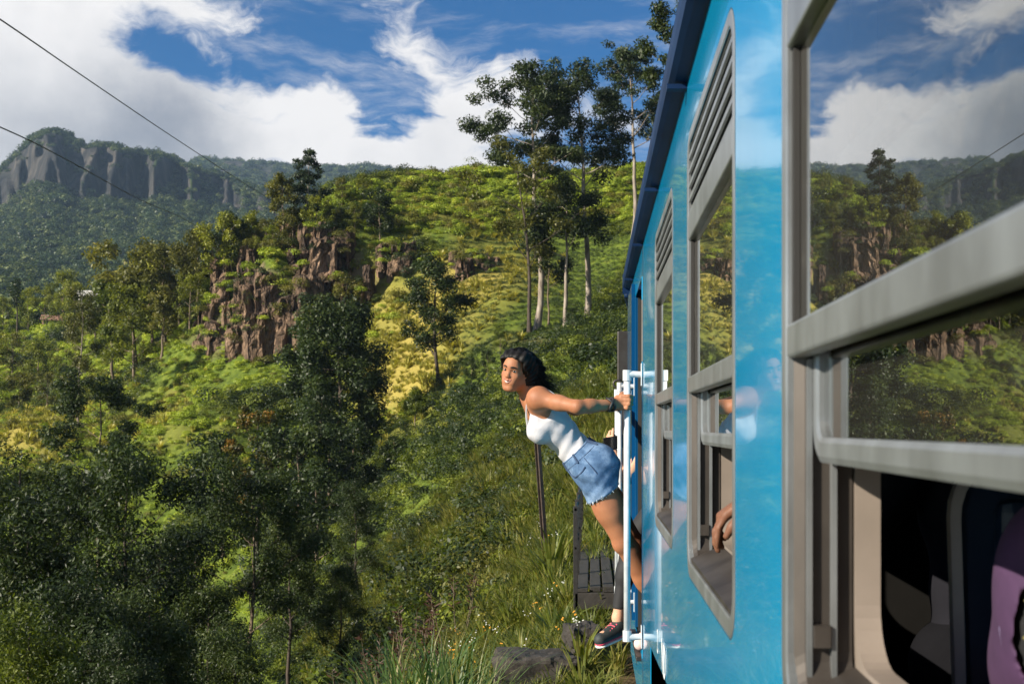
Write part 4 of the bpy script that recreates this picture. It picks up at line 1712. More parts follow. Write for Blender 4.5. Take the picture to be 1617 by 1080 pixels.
def tree_data(seed, H, r0, n_limb, first, spread, up, clump_r, n_leaf, leaf, wl=.35, lean=(0, 0), droop=.0, sub=3, prof='umbrella', wob=.03, sides=7, flat=.6, fill=1.0, top_clump=1.0):
    r = np.random.default_rng(seed)
    TV, TQ = [], []
    n0 = 0

    def add_tube(pts, rad, s):
        nonlocal n0
        V, Q = tube(pts, rad, s, cap=False)
        TV.extend([tuple(v) for v in V])
        TQ.extend([tuple(i + n0 for i in q) for q in Q])
        n0 += len(V)
    k = 9
    pts = [Vector((0, 0, -.4))]
    off = np.zeros(2)
    for i in range(1, k + 1):
        t = i / k
        off = off + r.normal(0, wob, 2) * H / k * 2
        pts.append(Vector((off[0] + lean[0] * H * t ** 1.4, off[1] + lean[1] * H * t ** 1.4, H * .93 * t)))
    rad = [r0 * (1 - .82 * (i / k) ** 1.1) for i in range(k + 1)]
    rad[0] = r0 * 1.35
    add_tube(pts, rad, sides)

    def on_trunk(t):
        q = t * k
        i = min(int(q), k - 1)
        return pts[i].lerp(pts[i + 1], q - i), r0 * (1 - .82 * t ** 1.1)
    clumps = [(np.array(pts[-1]) + np.array([0, 0, .03 * H]), clump_r * top_clump)]
    az = r.uniform(0, 6.28)
    for i in range(n_limb):
        t = first + (1 - first) * ((i + .5) / n_limb) * .97
        az += 2.4 + r.normal(0, .35)
        p, rr = on_trunk(t)
        q = (t - first) / (1 - first)
        if prof == 'umbrella':
            L = spread * (.55 + .75 * math.sin(math.pi * (q * .75 + .2)))
        elif prof == 'cone':
            L = spread * (1.1 - .85 * q)
        elif prof == 'round':
            L = spread * math.sqrt(max(.05, 1 - (1.7 * q - .75) ** 2))
        else:
            L = spread * (.8 + .3 * r.normal())
        L = abs(L) * r.uniform(.75, 1.2)
        d = Vector((math.cos(az), math.sin(az), up + r.normal(0, .15))).normalized()
        b = [p]
        for s in range(1, 5):
            d = (d + Vector((r.normal(0, .12), r.normal(0, .12), .10 + r.normal(0, .08)))).normalized()
            b.append(b[-1] + d * (L / 4))
        br = max(rr * .45, .012 * H / 10)
        add_tube(b, [br * (1 - .75 * s / 4) for s in range(5)], 5)
        clumps.append((np.array(b[-1]), clump_r * r.uniform(.8, 1.15)))
        for s in range(sub):
            f = r.uniform(.4, .98) * 4
            j = min(int(f), 3)
            c = b[j].lerp(b[j + 1], f - j)
            d2 = (d + Vector(r.normal(0, .75, 3)) + Vector((0, 0, .2))).normalized()
            e = c + d2 * clump_r * r.uniform(.7, 1.5)
            add_tube([c, c.lerp(e, .5) + Vector((0, 0, .05 * clump_r)), e], [br * .4, br * .28, br * .12], 4)
            clumps.append((np.array(e), clump_r * r.uniform(.6, 1.0)))
    per = max(4, int(n_leaf * 2.6 / len(clumps)))
    C, T, R = [], [], []
    for c, cr in clumps:
        if r.uniform() > fill:
            continue
        m = int(per * (cr / clump_r) ** 2)
        q = r.normal(size=(m, 3))
        q /= np.linalg.norm(q, axis=1, keepdims=True)
        q *= (r.uniform(size=(m, 1)) ** .55)
        C.append(c + q * cr * np.array([1, 1, flat]))
        T.append(np.clip(r.uniform(.22, .62) + q[:, 2] * .10 + r.normal(0, .13, m), 0, 1))
        R.append(q)
    C, T, R = np.concatenate(C), np.concatenate(T), np.concatenate(R)
    n = len(C)
    nr = r.normal(size=(n, 3)) * .55 + R * .9 + np.array([0, 0, .7])
    ax = r.normal(size=(n, 3)) * .8 + np.array([0, 0, -droop])
    ax = ax - nr * (.8 * (ax * nr).sum(1) / (nr * nr).sum(1))[:, None]
    LV, LQ = leaf_quads(C, ax, nr, r.uniform(.65, 1.35, n) * leaf * .95, r.uniform(.7, 1.3, n) * leaf * wl * .9)
    return (np.array(TV), np.array(TQ)), (LV, LQ, np.repeat(T, 4)), H


def tree(name, td, pos, rz, bark, leafm, label, group=None, scale=1.0, cache={}):
    (TV, TQ), (LV, LQ, T), H = td
    root = empty(name, pos)
    root.rotation_euler = (0, 0, rz)
    root.scale = (scale,) * 3
    key = id(td)
    if key not in cache:
        cache[key] = {}
    c = cache[key]
    if 'trunk' not in c:
        c['trunk'] = np_mesh("trunk", TV, TQ, bark, smooth=True)
        c['td'] = td
    if leafm.name not in c:
        c[leafm.name] = np_mesh("crown", LV, LQ, leafm, tone=T)
    link("trunk", c['trunk'], root)
    link("crown", c[leafm.name], root)
    return tag(root, label, "tree", group)


def height_for(px, Y, top):
    p = on_ground(px, Y)
    return p, (CY - top) * Y / F - p.z


def special(name, px, Y, top, label, bark, leafm, rz=0.0, group=None, **kw):
    p, H = height_for(px, Y, top)
    return tree(name, tree_data(H=H, **kw), p, rz, bark, leafm, label, group)


EUC = dict(wl=.40, droop=.4, sub=5)
special("eucalyptus_tree", 847, 118, 128, "tall pale-trunked eucalyptus with the broad crown spreading to the left, on the tea hill", M_BARK_PALE, M_LEAF_EUC, rz=.3,
        seed=3, r0=.34, n_limb=13, first=.60, spread=4.5, up=.42, clump_r=1.5, n_leaf=9500, leaf=.42, lean=(-.01, 0), flat=.55, **EUC)
special("eucalyptus_tree", 928, 122, 124, "tall eucalyptus with rounded dense crown standing between two thinner-crowned neighbours", M_BARK_PALE, M_LEAF_EUC, rz=1.2,
        seed=8, r0=.34, n_limb=15, first=.57, spread=4.3, up=.45, clump_r=1.55, n_leaf=10500, leaf=.42, lean=(-.015, 0), flat=.62, **EUC)
special("eucalyptus_tree", 1000, 146, 84, "slender tall eucalyptus with a ragged open crown close to the coach roof", M_BARK_PALE, M_LEAF_EUC, rz=2.2,
        seed=15, r0=.30, n_limb=15, first=.5, spread=4.0, up=.5, clump_r=1.35, n_leaf=8500, leaf=.44, flat=.6, fill=.92, **EUC)
special("eucalyptus_tree", 836, 111, 255, "dark leaning tree with thin spreading limbs in front of the pale eucalyptus trunk", M_BARK_DARK, M_LEAF_OLIVE, rz=.6,
        seed=23, r0=.21, n_limb=10, first=.36, spread=4.4, up=.55, clump_r=1.2, n_leaf=3000, leaf=.40, lean=(-.10, 0), flat=.6, fill=.85, **EUC)
special("eucalyptus_tree", 893, 117, 300, "shorter dark-crowned eucalyptus below the two tallest, its pale lower trunk bare", M_BARK_PALE, M_LEAF_EUC, rz=.9,
        seed=31, r0=.24, n_limb=10, first=.52, spread=2.9, up=.2, clump_r=1.25, n_leaf=6500, leaf=.40, lean=(-.03, 0), flat=.8, **EUC)
special("eucalyptus_tree", 866, 119, 395, "thin sapling with a bare stem between pale eucalyptus trunks", M_BARK_TAN, M_LEAF_EUC, rz=.9,
        seed=33, r0=.12, n_limb=6, first=.5, spread=1.5, up=.4, clump_r=.9, n_leaf=1400, leaf=.36, flat=.7, **EUC)
special("eucalyptus_tree", 1108, 62, -70, "tree whose leafy branch ends show above the coach roof edge", M_BARK_PALE, M_LEAF_EUC, rz=.2,
        seed=37, r0=.3, n_limb=18, first=.5, spread=2.0, up=.35, clump_r=.62, n_leaf=9000, leaf=.24, flat=.7, **EUC)

special("shade_tree", 543, 104, 486, "big dark round-crowned tree below the rock cliff", M_BARK_DARK, M_LEAF_DARK, rz=.5,
        seed=41, r0=.30, n_limb=22, first=.16, spread=4.0, up=.25, clump_r=1.42, n_leaf=24000, leaf=.32, wl=.55, sub=5, prof='round', flat=.85)
special("airy_tree", 692, 112, 420, "dark airy tree with a see-through lower crown standing alone in the yellow meadow", M_BARK_DARK, M_LEAF_DARK, rz=.2,
        seed=47, r0=.2, n_limb=17, first=.24, spread=3.1, up=.45, clump_r=1.0, n_leaf=6000, leaf=.32, wl=.5, sub=4, prof='round', flat=.75, fill=.9)
special("slender_tree", 482, 150, 234, "very slender tall tree with leaf tufts at its top, rising above the cliff", M_BARK_PALE, M_LEAF_EUC, rz=.1,
        seed=53, r0=.16, n_limb=19, first=.30, spread=2.3, up=.2, clump_r=.85, n_leaf=4200, leaf=.40, wl=.4, sub=2, prof='cone', flat=.6, lean=(.02, 0), fill=.88)
special("slender_tree", 125, 133, 446, "tall light green slender tree with a pale stem, beside the farm terraces", M_BARK_PALE, M_LEAF_OLIVE, rz=.7,
        seed=59, r0=.13, n_limb=16, first=.25, spread=1.7, up=.3, clump_r=.85, n_leaf=3400, leaf=.34, wl=.4, sub=3, prof='round', flat=.8, fill=.85)
special("umbrella_tree", 157, 74, 592, "dark umbrella-crowned tree in front of the golden meadow slope", M_BARK_TAN, M_LEAF_DARK, rz=.4,
        seed=61, r0=.19, n_limb=13, first=.62, spread=2.5, up=.45, clump_r=.75, n_leaf=8000, leaf=.24, wl=.45, sub=5, flat=.65)
special("flowering_tree", 407, 84, 645, "small tree with rust orange new leaves at its top, left of the dark round tree", M_BARK_DARK,
        leaf_mat("rust_tipped_leaves", (.020, .032, .008), (.075, .075, .012), (.28, .13, .018), trans=.3), rz=.4,
        seed=67, r0=.15, n_limb=14, first=.35, spread=1.9, up=.4, clump_r=.62, n_leaf=4200, leaf=.24, wl=.55, sub=4, prof='round', flat=.8)
special("eucalyptus_tree", 20, 40, 690, "dark tree cut by the frame edge beside the golden meadow", M_BARK_DARK, M_LEAF_DARK, rz=1.0,
        seed=71, r0=.16, n_limb=16, first=.45, spread=1.5, up=.35, clump_r=.55, n_leaf=6000, leaf=.17, wl=.4, sub=4, flat=.8)
special("palm_like_tree", 28, 235, 440, "lone narrow tree on the skyline of the village saddle", M_BARK_DARK, M_LEAF_DARK, rz=.4,
        seed=73, r0=.2, n_limb=8, first=.55, spread=.7, up=.4, clump_r=.8, n_leaf=900, leaf=.42, wl=.5, sub=2, flat=1.1)

# groups of look-alike trees: a few shapes, copied
far_shapes = [tree_data(seed=s, H=9.0, r0=.16, n_limb=n, first=f, spread=sp, up=.35, clump_r=c, n_leaf=2600, leaf=.36, wl=.5, sub=3, prof=pr, flat=.85, fill=fi)
              for s, n, f, sp, c, pr, fi in ((101, 13, .18, 2.6, 1.0, 'round', .95), (102, 15, .28, 1.7, .85, 'cone', .9), (103, 12, .35, 2.5, .95, 'umbrella', .9),
                                             (104, 12, .12, 2.0, 1.05, 'round', 1.0), (105, 14, .4, 1.5, .75, 'round', .85))]
rr = random.Random(4)
ORD = ("first", "second", "third", "fourth", "fifth", "sixth", "seventh", "eighth", "ninth", "tenth", "eleventh", "twelfth", "thirteenth", "fourteenth", "fifteenth", "sixteenth",
       "seventeenth", "eighteenth", "nineteenth", "twentieth", "twenty-first", "twenty-second", "twenty-third", "twenty-fourth", "twenty-fifth", "twenty-sixth", "twenty-seventh", "twenty-eighth", "twenty-ninth")


def rank(lst, q):
    return ORD[sorted(lst, key=lambda t: t[0]).index(q)]

cliff_trees = [(350, 148, 350, 2), (368, 149, 338, 1), (398, 151, 335, 1), (420, 150, 352, 0), (445, 149, 282, 4), (462, 148, 330, 3), (500, 149, 318, 0), (520, 151, 332, 3), (310, 150, 378, 2),
               (285, 152, 395, 0), (262, 152, 402, 2), (240, 155, 405, 1), (215, 158, 395, 2), (335, 152, 372, 0), (385, 149, 376, 3), (408, 148, 378, 0), (432, 148, 366, 3), (480, 149, 356, 3),
               (540, 156, 325, 0), (575, 158, 318, 2), (528, 150, 360, 3), (300, 146, 440, 0), (255, 146, 455, 1), (210, 150, 462, 0), (178, 156, 452, 4), (600, 152, 358, 3), (560, 150, 372, 0), (545, 141, 440, 3)]
for q in cliff_trees:
    px, Y, top, k = q
    p, H = height_for(px, Y, top)
    H = max(H, 3.5)
    mt = [M_LEAF_OLIVE, M_LEAF_BRIGHT, M_LEAF_OLIVE, M_LEAF_MID, M_LEAF_BRIGHT, M_LEAF_DARK][rr.randrange(6)]
    tree("hillside_tree", far_shapes[k], p, rr.uniform(0, 6.28), M_BARK_TAN, mt, f"bushy tree on or around the cliff top, {rank(cliff_trees, q)} from the left", "trees on and around the cliff top", scale=H / 9.0)
saddle = [(100, 225, 435, 0), (45, 240, 462, 3), (72, 232, 458, 2), (118, 215, 452, 0), (170, 235, 450, 3), (190, 222, 448, 0), (5, 245, 470, 3), (-30, 238, 462, 0), (205, 205, 442, 2), (150, 205, 478, 3),
          (20, 190, 530, 0), (60, 180, 540, 3), (-20, 185, 530, 2), (180, 172, 500, 3), (30, 152, 590, 3), (75, 150, 592, 0), (105, 148, 590, 3), (-15, 150, 592, 0)]
for q in saddle:
    px, Y, top, k = q
    p, H = height_for(px, Y, top)
    H = min(max(H, 4), 12)
    mt = [M_LEAF_OLIVE, M_LEAF_BRIGHT, M_LEAF_MID, M_LEAF_BRIGHT][rr.randrange(4)]
    tree("valley_tree", far_shapes[k], p, rr.uniform(0, 6.28), M_BARK_TAN, mt, f"tree around the distant farm houses, {rank(saddle, q)} from the left", "trees around the distant farm houses", scale=H / 9.0)
scrub_trees = [(352, 88, 672, 3), (440, 84, 668, 3), (470, 78, 690, 0), (655, 96, 612, 1), (745, 100, 565, 3), (770, 98, 580, 0), (720, 92, 610, 3), (560, 84, 670, 3), (520, 80, 690, 0),
               (590, 106, 640, 0), (505, 96, 620, 3), (620, 82, 690, 3), (790, 104, 545, 0), (960, 110, 555, 3), (905, 104, 575, 0), (500, 66, 752, 0), (600, 150, 300, 3)]
for q in scrub_trees:
    px, Y, top, k = q
    p, H = height_for(px, Y, top)
    H = min(max(H, 2.5), 9)
    mt = [M_LEAF_DARK, M_LEAF_DARK, M_LEAF_MID][rr.randrange(3)]
    tree("scrub_tree", far_shapes[k], p, rr.uniform(0, 6.28), M_BARK_DARK, mt, f"small dark tree in the middle slope scrub, {rank(scrub_trees, q)} from the left", "small dark trees on the middle slope", scale=H / 9.0)

near_shapes = [tree_data(seed=s, H=8.0, r0=.085, n_limb=n, first=f, spread=sp, up=.55, clump_r=c, n_leaf=nl, leaf=.105, wl=.36, droop=.7, sub=4, prof=pr, flat=.9, fill=.93)
               for s, n, f, sp, c, pr, nl in ((201, 19, .34, 1.5, .48, 'round', 15000), (202, 17, .45, 1.15, .44, 'round', 12000), (203, 22, .22, 1.6, .5, 'cone', 17000), (204, 15, .5, 1.3, .46, 'umbrella', 12000))]
front = [(190, 25, 720, 0, "foreground tree with a thin bare stem and drooping dark leaves, left of the valley"), (398, 28, 752, 3, "slim foreground sapling whose long leaning stem meets the bottom edge"),
         (60, 24, 800, 2, None), (265, 30, 830, 1, None), (455, 34, 815, 1, None), (565, 46, 760, 2, None),
         (140, 20, 900, 2, None), (250, 21, 930, 2, None), (330, 24, 920, 1, None), (95, 42, 745, 0, None), (-40, 26, 760, 0, None), (540, 28, 890, 1, None), (370, 19, 980, 2, None), (60, 17, 950, 2, None), (200, 16, 1000, 2, None)]
for q in front:
    px, Y, top, k, lab = q
    p, H = height_for(px, Y, top)
    tree("young_tree", near_shapes[k], p, rr.uniform(0, 6.28), M_BARK_DARK if k != 3 else M_BARK_TAN, M_LEAF_DARK if rr.random() < .78 else (M_LEAF_MID if rr.random() < .6 else M_LEAF_OLIVE),
         lab or f"young leafy tree in the shaded foreground thicket, {rank(front, q)} from the left", None if lab else "young trees of the shaded thicket", scale=H / 8.0)
# unseen trees added left of the frame to shade the thicket
for x, y, H in ((-20, 10, 13), (-22, 17, 13), (-27, 25, 14), (-15, 4, 11), (-18, 2, 13), (-13, 8, 9), (-26, 14, 14)):
    p = Vector((x, y, g1(x, y)))
    tree("young_tree", near_shapes[rr.randrange(3)], p, rr.uniform(0, 6.28), M_BARK_DARK, M_LEAF_DARK, "unseen tall dark tree added left of the view to shade the thicket", "unseen trees added to shade the thicket", scale=H / 8.0)

# ------------------------------------------------------------------ people
class Body:
    """A continuous figure: rounded limbs blended into one distance field, then skinned as a single mesh."""

    def __init__(self):
        self.p = []

    def cap(self, a, b, ra, rb, k=.02, flat=None, neg=False):
        self.p.append(('c', np.array(a, float), np.array(b, float), ra, rb, k, flat, neg))
        return self

    def ell(self, c, r, axes=None, k=.02, neg=False):
        A = np.eye(3) if axes is None else np.array([list(v) for v in axes], float)
        self.p.append(('e', np.array(c, float), np.array(r, float), A, k, None, None, neg))
        return self

    def chain(self, pts, radii, k=.015, flat=None):
        for i in range(len(pts) - 1):
            self.cap(pts[i], pts[i + 1], radii[i], radii[i + 1], k, flat)
        return self

    def bounds(self, pad):
        lo, hi = [], []
        for q in self.p:
            if q[-1]:
                continue
            if q[0] == 'c':
                r = max(q[3], q[4])
                lo.append(np.minimum(q[1], q[2]) - r)
                hi.append(np.maximum(q[1], q[2]) + r)
            else:
                r = q[2].max()
                lo.append(q[1] - r)
                hi.append(q[1] + r)
        return np.min(lo, 0) - pad, np.max(hi, 0) + pad

    def field(self, lo, hi, h):
        n = np.ceil((hi - lo) / h).astype(int) + 1
        ax = [lo[i] + np.arange(n[i]) * h for i in range(3)]
        D = np.full(n, .25, dtype=np.float32)
        for q in self.p:
            k = q[5] if q[0] == 'c' else q[4]
            if q[0] == 'c':
                r = max(q[3], q[4])
                bl, bh = np.minimum(q[1], q[2]) - r, np.maximum(q[1], q[2]) + r
            else:
                bl, bh = q[1] - q[2].max(), q[1] + q[2].max()
            pad = .035 + k * 1.5
            i0 = np.clip(np.floor((bl - pad - lo) / h).astype(int), 0, n)
            i1 = np.clip(np.ceil((bh + pad - lo) / h).astype(int) + 1, 0, n)
            if np.any(i1 <= i0):
                continue
            sl = tuple(slice(i0[i], i1[i]) for i in range(3))
            X, Y, Z = np.meshgrid(*[ax[i][sl[i]] for i in range(3)], indexing='ij')
            d = prim_dist(q, X, Y, Z)
            cur = D[sl]
            if q[-1]:
                kk = max(k, 1e-4)
                hh = np.clip(.5 - .5 * (cur + d) / kk, 0, 1)
                D[sl] = cur * (1 - hh) + (-d) * hh + kk * hh * (1 - hh)
            else:
                kk = max(k, 1e-4)
                hh = np.clip(.5 + .5 * (cur - d) / kk, 0, 1)
                D[sl] = cur * (1 - hh) + d * hh - kk * hh * (1 - hh)
        return D, ax


def prim_dist(q, X, Y, Z):
    if q[0] == 'c':
        a, b, ra, rb, flat = q[1], q[2], q[3], q[4], q[6]
        px, py, pz = X - a[0], Y - a[1], Z - a[2]
        ba = b - a
        if flat is not None:
            u, s = np.array(flat[0], float), flat[1]
            u = u / np.linalg.norm(u)
            c = (px * u[0] + py * u[1] + pz * u[2]) * (1 / s - 1)
            px, py, pz = px + u[0] * c, py + u[1] * c, pz + u[2] * c
            cb = ba.dot(u) * (1 / s - 1)
            ba = ba + u * cb
        t = np.clip((px * ba[0] + py * ba[1] + pz * ba[2]) / max(ba.dot(ba), 1e-12), 0, 1)
        d = np.sqrt((px - ba[0] * t) ** 2 + (py - ba[1] * t) ** 2 + (pz - ba[2] * t) ** 2) - (ra + (rb - ra) * t)
        return d * (flat[1] ** .5 if flat is not None and flat[1] < 1 else 1)
    c, r, A = q[1], q[2], q[3]
    p = np.stack([X - c[0], Y - c[1], Z - c[2]], -1) @ A.T
    e = np.linalg.norm(p / r, axis=-1)
    g = np.linalg.norm(p / (r * r), axis=-1)
    return e * (e - 1) / np.maximum(g, 1e-6)


def surface_nets(D, ax):
    """Quads on the zero level of a sampled field."""
    S = D < 0
    n = D.shape
    corner = [(i, j, k) for i in (0, 1) for j in (0, 1) for k in (0, 1)]

    def sub(A, c):
        return A[c[0]:n[0] - 1 + c[0], c[1]:n[1] - 1 + c[1], c[2]:n[2] - 1 + c[2]]
    cnt = sum(sub(S, c).astype(np.int8) for c in corner)
    act = (cnt > 0) & (cnt < 8)
    I = np.argwhere(act)
    vid = np.full(act.shape, -1, dtype=np.int64)
    vid[act] = np.arange(len(I))
    vals = {c: D[I[:, 0] + c[0], I[:, 1] + c[1], I[:, 2] + c[2]] for c in corner}
    acc = np.zeros((len(I), 3))
    num = np.zeros(len(I))
    for c in corner:
        for a in range(3):
            if c[a] == 0:
                c2 = list(c)
                c2[a] = 1
                c2 = tuple(c2)
                v0, v1 = vals[c], vals[c2]
                m = (v0 < 0) != (v1 < 0)
                t = np.where(m, v0 / np.where(v0 - v1 == 0, 1, v0 - v1), 0)
                p = np.array(c, float)[None] + np.zeros((len(I), 3))
                p[:, a] = t
                acc += p * m[:, None]
                num += m
    P_ = acc / num[:, None] + I
    h = ax[0][1] - ax[0][0]
    V = P_ * h + np.array([ax[0][0], ax[1][0], ax[2][0]])
    Q = []
    for a in range(3):
        b, c = (a + 1) % 3, (a + 2) % 3
        s0 = [slice(0, n[i]) for i in range(3)]
        s1 = [slice(0, n[i]) for i in range(3)]
        s0[a], s1[a] = slice(0, n[a] - 1), slice(1, n[a])
        ch = S[tuple(s0)] != S[tuple(s1)]
        E = np.argwhere(ch)
        E = E[(E[:, b] > 0) & (E[:, c] > 0) & (E[:, b] < n[b] - 1) & (E[:, c] < n[c] - 1)]
        fl = S[tuple(s0)][E[:, 0], E[:, 1], E[:, 2]]
        q = []
        for db, dc in ((-1, -1), (0, -1), (0, 0), (-1, 0)):
            e = E.copy()
            e[:, b] += db
            e[:, c] += dc
            q.append(vid[e[:, 0], e[:, 1], e[:, 2]])
        q = np.stack(q, 1)
        q[~fl] = q[~fl][:, ::-1]
        Q.append(q)
    return V, np.concatenate(Q)


def relax(V, Q, it=1, f=.5):
    """Light smoothing that keeps the form."""
    n = len(V)
    for _ in range(it):
        acc = np.zeros_like(V)
        cnt = np.zeros(n)
        for i in range(4):
            a, b = Q[:, i], Q[:, (i + 1) % 4]
            np.add.at(acc, a, V[b]); np.add.at(cnt, a, 1)
            np.add.at(acc, b, V[a]); np.add.at(cnt, b, 1)
        V = V * (1 - f) + acc / np.maximum(cnt, 1)[:, None] * f
    return V


def body_mesh(B, h, name, mat, cut=None, inflate=0.0, warp=None, smooth=1):
    lo, hi = B.bounds(.03 + inflate)
    D, ax = B.field(lo, hi, h)
    D = D - inflate
    if cut is not None or warp is not None:
        X, Y, Z = np.meshgrid(*ax, indexing='ij')
        if warp is not None:
            D = D + warp(X, Y, Z)
        if cut is not None:
            D = np.maximum(D, cut(X, Y, Z))
    V, Q = surface_nets(D.astype(np.float64), ax)
    V = relax(V, Q, smooth)
    return np_mesh(name, V, Q, mat, smooth=True)


def skin_mat(name, c, c2, sss=.12):
    m, nt, b = new_mat(name)
    n = noise_tex(nt, 9, 5, .6)
    nt.links.new(ramp(nt, n, [(.35, c2), (.65, c)]), b.inputs['Base Color'])
    b.inputs['Roughness'].default_value = .58
    b.inputs['Specular IOR Level'].default_value = .3
    b.inputs['Subsurface Weight'].default_value = sss
    b.inputs['Subsurface Radius'].default_value = (.012, .005, .003)
    b.inputs['Subsurface Scale'].default_value = 1.0
    n2 = noise_tex(nt, 160, 3, .6)
    bump(nt, b, n2, .12, .001)
    return m


M_SKIN = skin_mat("tanned_skin", (.34, .145, .072), (.27, .107, .053))
M_SKIN_DK = skin_mat("brown_skin", (.17, .075, .042), (.115, .050, .028))
M_SKIN_LT = skin_mat("light_skin", (.55, .31, .20), (.47, .25, .16))
M_HAIR = simple_mat("black_hair", (.007, .0055, .005), .6, c2=(.003, .003, .003), scale=60, spec=.22, bump_s=.5, bump_d=.002, mapscale=(1, 1, .3))
M_BROW = simple_mat("dark_brows", (.012, .008, .006), .8)
M_EYE = simple_mat("eye_white", (.40, .38, .36), .25)
M_IRIS = simple_mat("dark_iris", (.012, .008, .006), .15)
M_LIP = simple_mat("lips", (.34, .115, .085), .45)
M_TEETH = simple_mat("teeth", (.75, .72, .66), .3)


def N3(v):
    return Vector(v).normalized()


def head_frame(Fv, Uv):
    Fv = N3(Fv)
    Uv = (Vector(Uv) - Fv * Vector(Uv).dot(Fv)).normalized()
    Rv = Fv.cross(Uv)
    return Fv, Uv, Rv


def add_head(B, c, Fv, Uv, s=1.0, neg=True):
    """c: centre between the ears; features follow the face direction."""
    Fv, Uv, Rv = head_frame(Fv, Uv)
    c = Vector(c)
    A = (Rv, Fv, Uv)

    def L(r, f, u):
        return c + (Rv * r + Fv * f + Uv * u) * s
    B.ell(L(0, -.012, .045), np.array((.071, .092, .082)) * s, A, .03)
    B.ell(L(0, .022, -.010), np.array((.060, .066, .085)) * s, A, .03)
    B.cap(L(-.031, .038, -.070), L(.031, .038, -.070), .023 * s, .023 * s, .03)
    B.cap(L(-.006, .072, -.093), L(.006, .072, -.093), .0145 * s, .0145 * s, .025)
    B.cap(L(-.046, -.002, -.050), L(-.019, .060, -.088), .018 * s, .017 * s, .02)
    B.cap(L(.046, -.002, -.050), L(.019, .060, -.088), .018 * s, .017 * s, .02)
    for sg in (-1, 1):
        B.ell(L(.036 * sg, .062, -.014), np.array((.024, .020, .022)) * s, A, .02)          # cheekbone
        B.ell(L(.024 * sg, .074, -.050), np.array((.020, .016, .020)) * s, A, .018)          # muzzle / smile
        B.cap(L(.012 * sg, .083, .034), L(.046 * sg, .068, .036), .010 * s, .009 * s, .014)  # brow ridge
    B.ell(L(0, .073, .062), np.array((.042, .022, .034)) * s, A, .03)                        # forehead
    if neg:
        for sg in (-1, 1):
            B.ell(L(.032 * sg, .090, .017), np.array((.017, .011, .0095)) * s, A, .010, neg=True)
    for sg in (-1, 1):                                                                        # upper and lower lids
        B.chain([L(.017 * sg, .083, .019), L(.026 * sg, .0865, .0255), L(.036 * sg, .0845, .0255), L(.047 * sg, .074, .018)], [.002 * s, .003 * s, .003 * s, .002 * s], .005)
        B.chain([L(.018 * sg, .082, .015), L(.027 * sg, .0845, .0095), L(.037 * sg, .0825, .0095), L(.047 * sg, .074, .016)], [.002 * s, .0024 * s, .0024 * s, .002 * s], .005)
    B.cap(L(0, .083, .026), L(0, .102, -.012), .0062 * s, .0082 * s, .012)                   # nose
    B.ell(L(0, .100, -.017), np.array((.0095, .010, .008)) * s, A, .010)
    for sg in (-1, 1):
        B.ell(L(.012 * sg, .094, -.020), np.array((.008, .010, .007)) * s, A, .006)
    B.cap(L(-.020, .083, -.044), L(0, .093, -.043), .0055 * s, .007 * s, .006)
    B.cap(L(.020, .083, -.044), L(0, .093, -.043), .0055 * s, .007 * s, .006)
    B.cap(L(-.016, .084, -.058), L(.016, .084, -.058), .008 * s, .008 * s, .008)
    for sg in (-1, 1):
        B.ell(L(.074 * sg, -.010, .004), np.array((.010, .019, .031)) * s, A, .008)
    return L


def field_at(B, pts):
    D = np.full(len(pts), .25)
    for q in B.p:
        d = prim_dist(q, pts[:, 0], pts[:, 1], pts[:, 2])
        k = max(q[5] if q[0] == 'c' else q[4], 1e-4)
        if q[-1]:
            h = np.clip(.5 - .5 * (D + d) / k, 0, 1)
            D = D * (1 - h) - d * h + k * h * (1 - h)
        else:
            h = np.clip(.5 + .5 * (D - d) / k, 0, 1)
            D = D * (1 - h) + d * h - k * h * (1 - h)
    return D


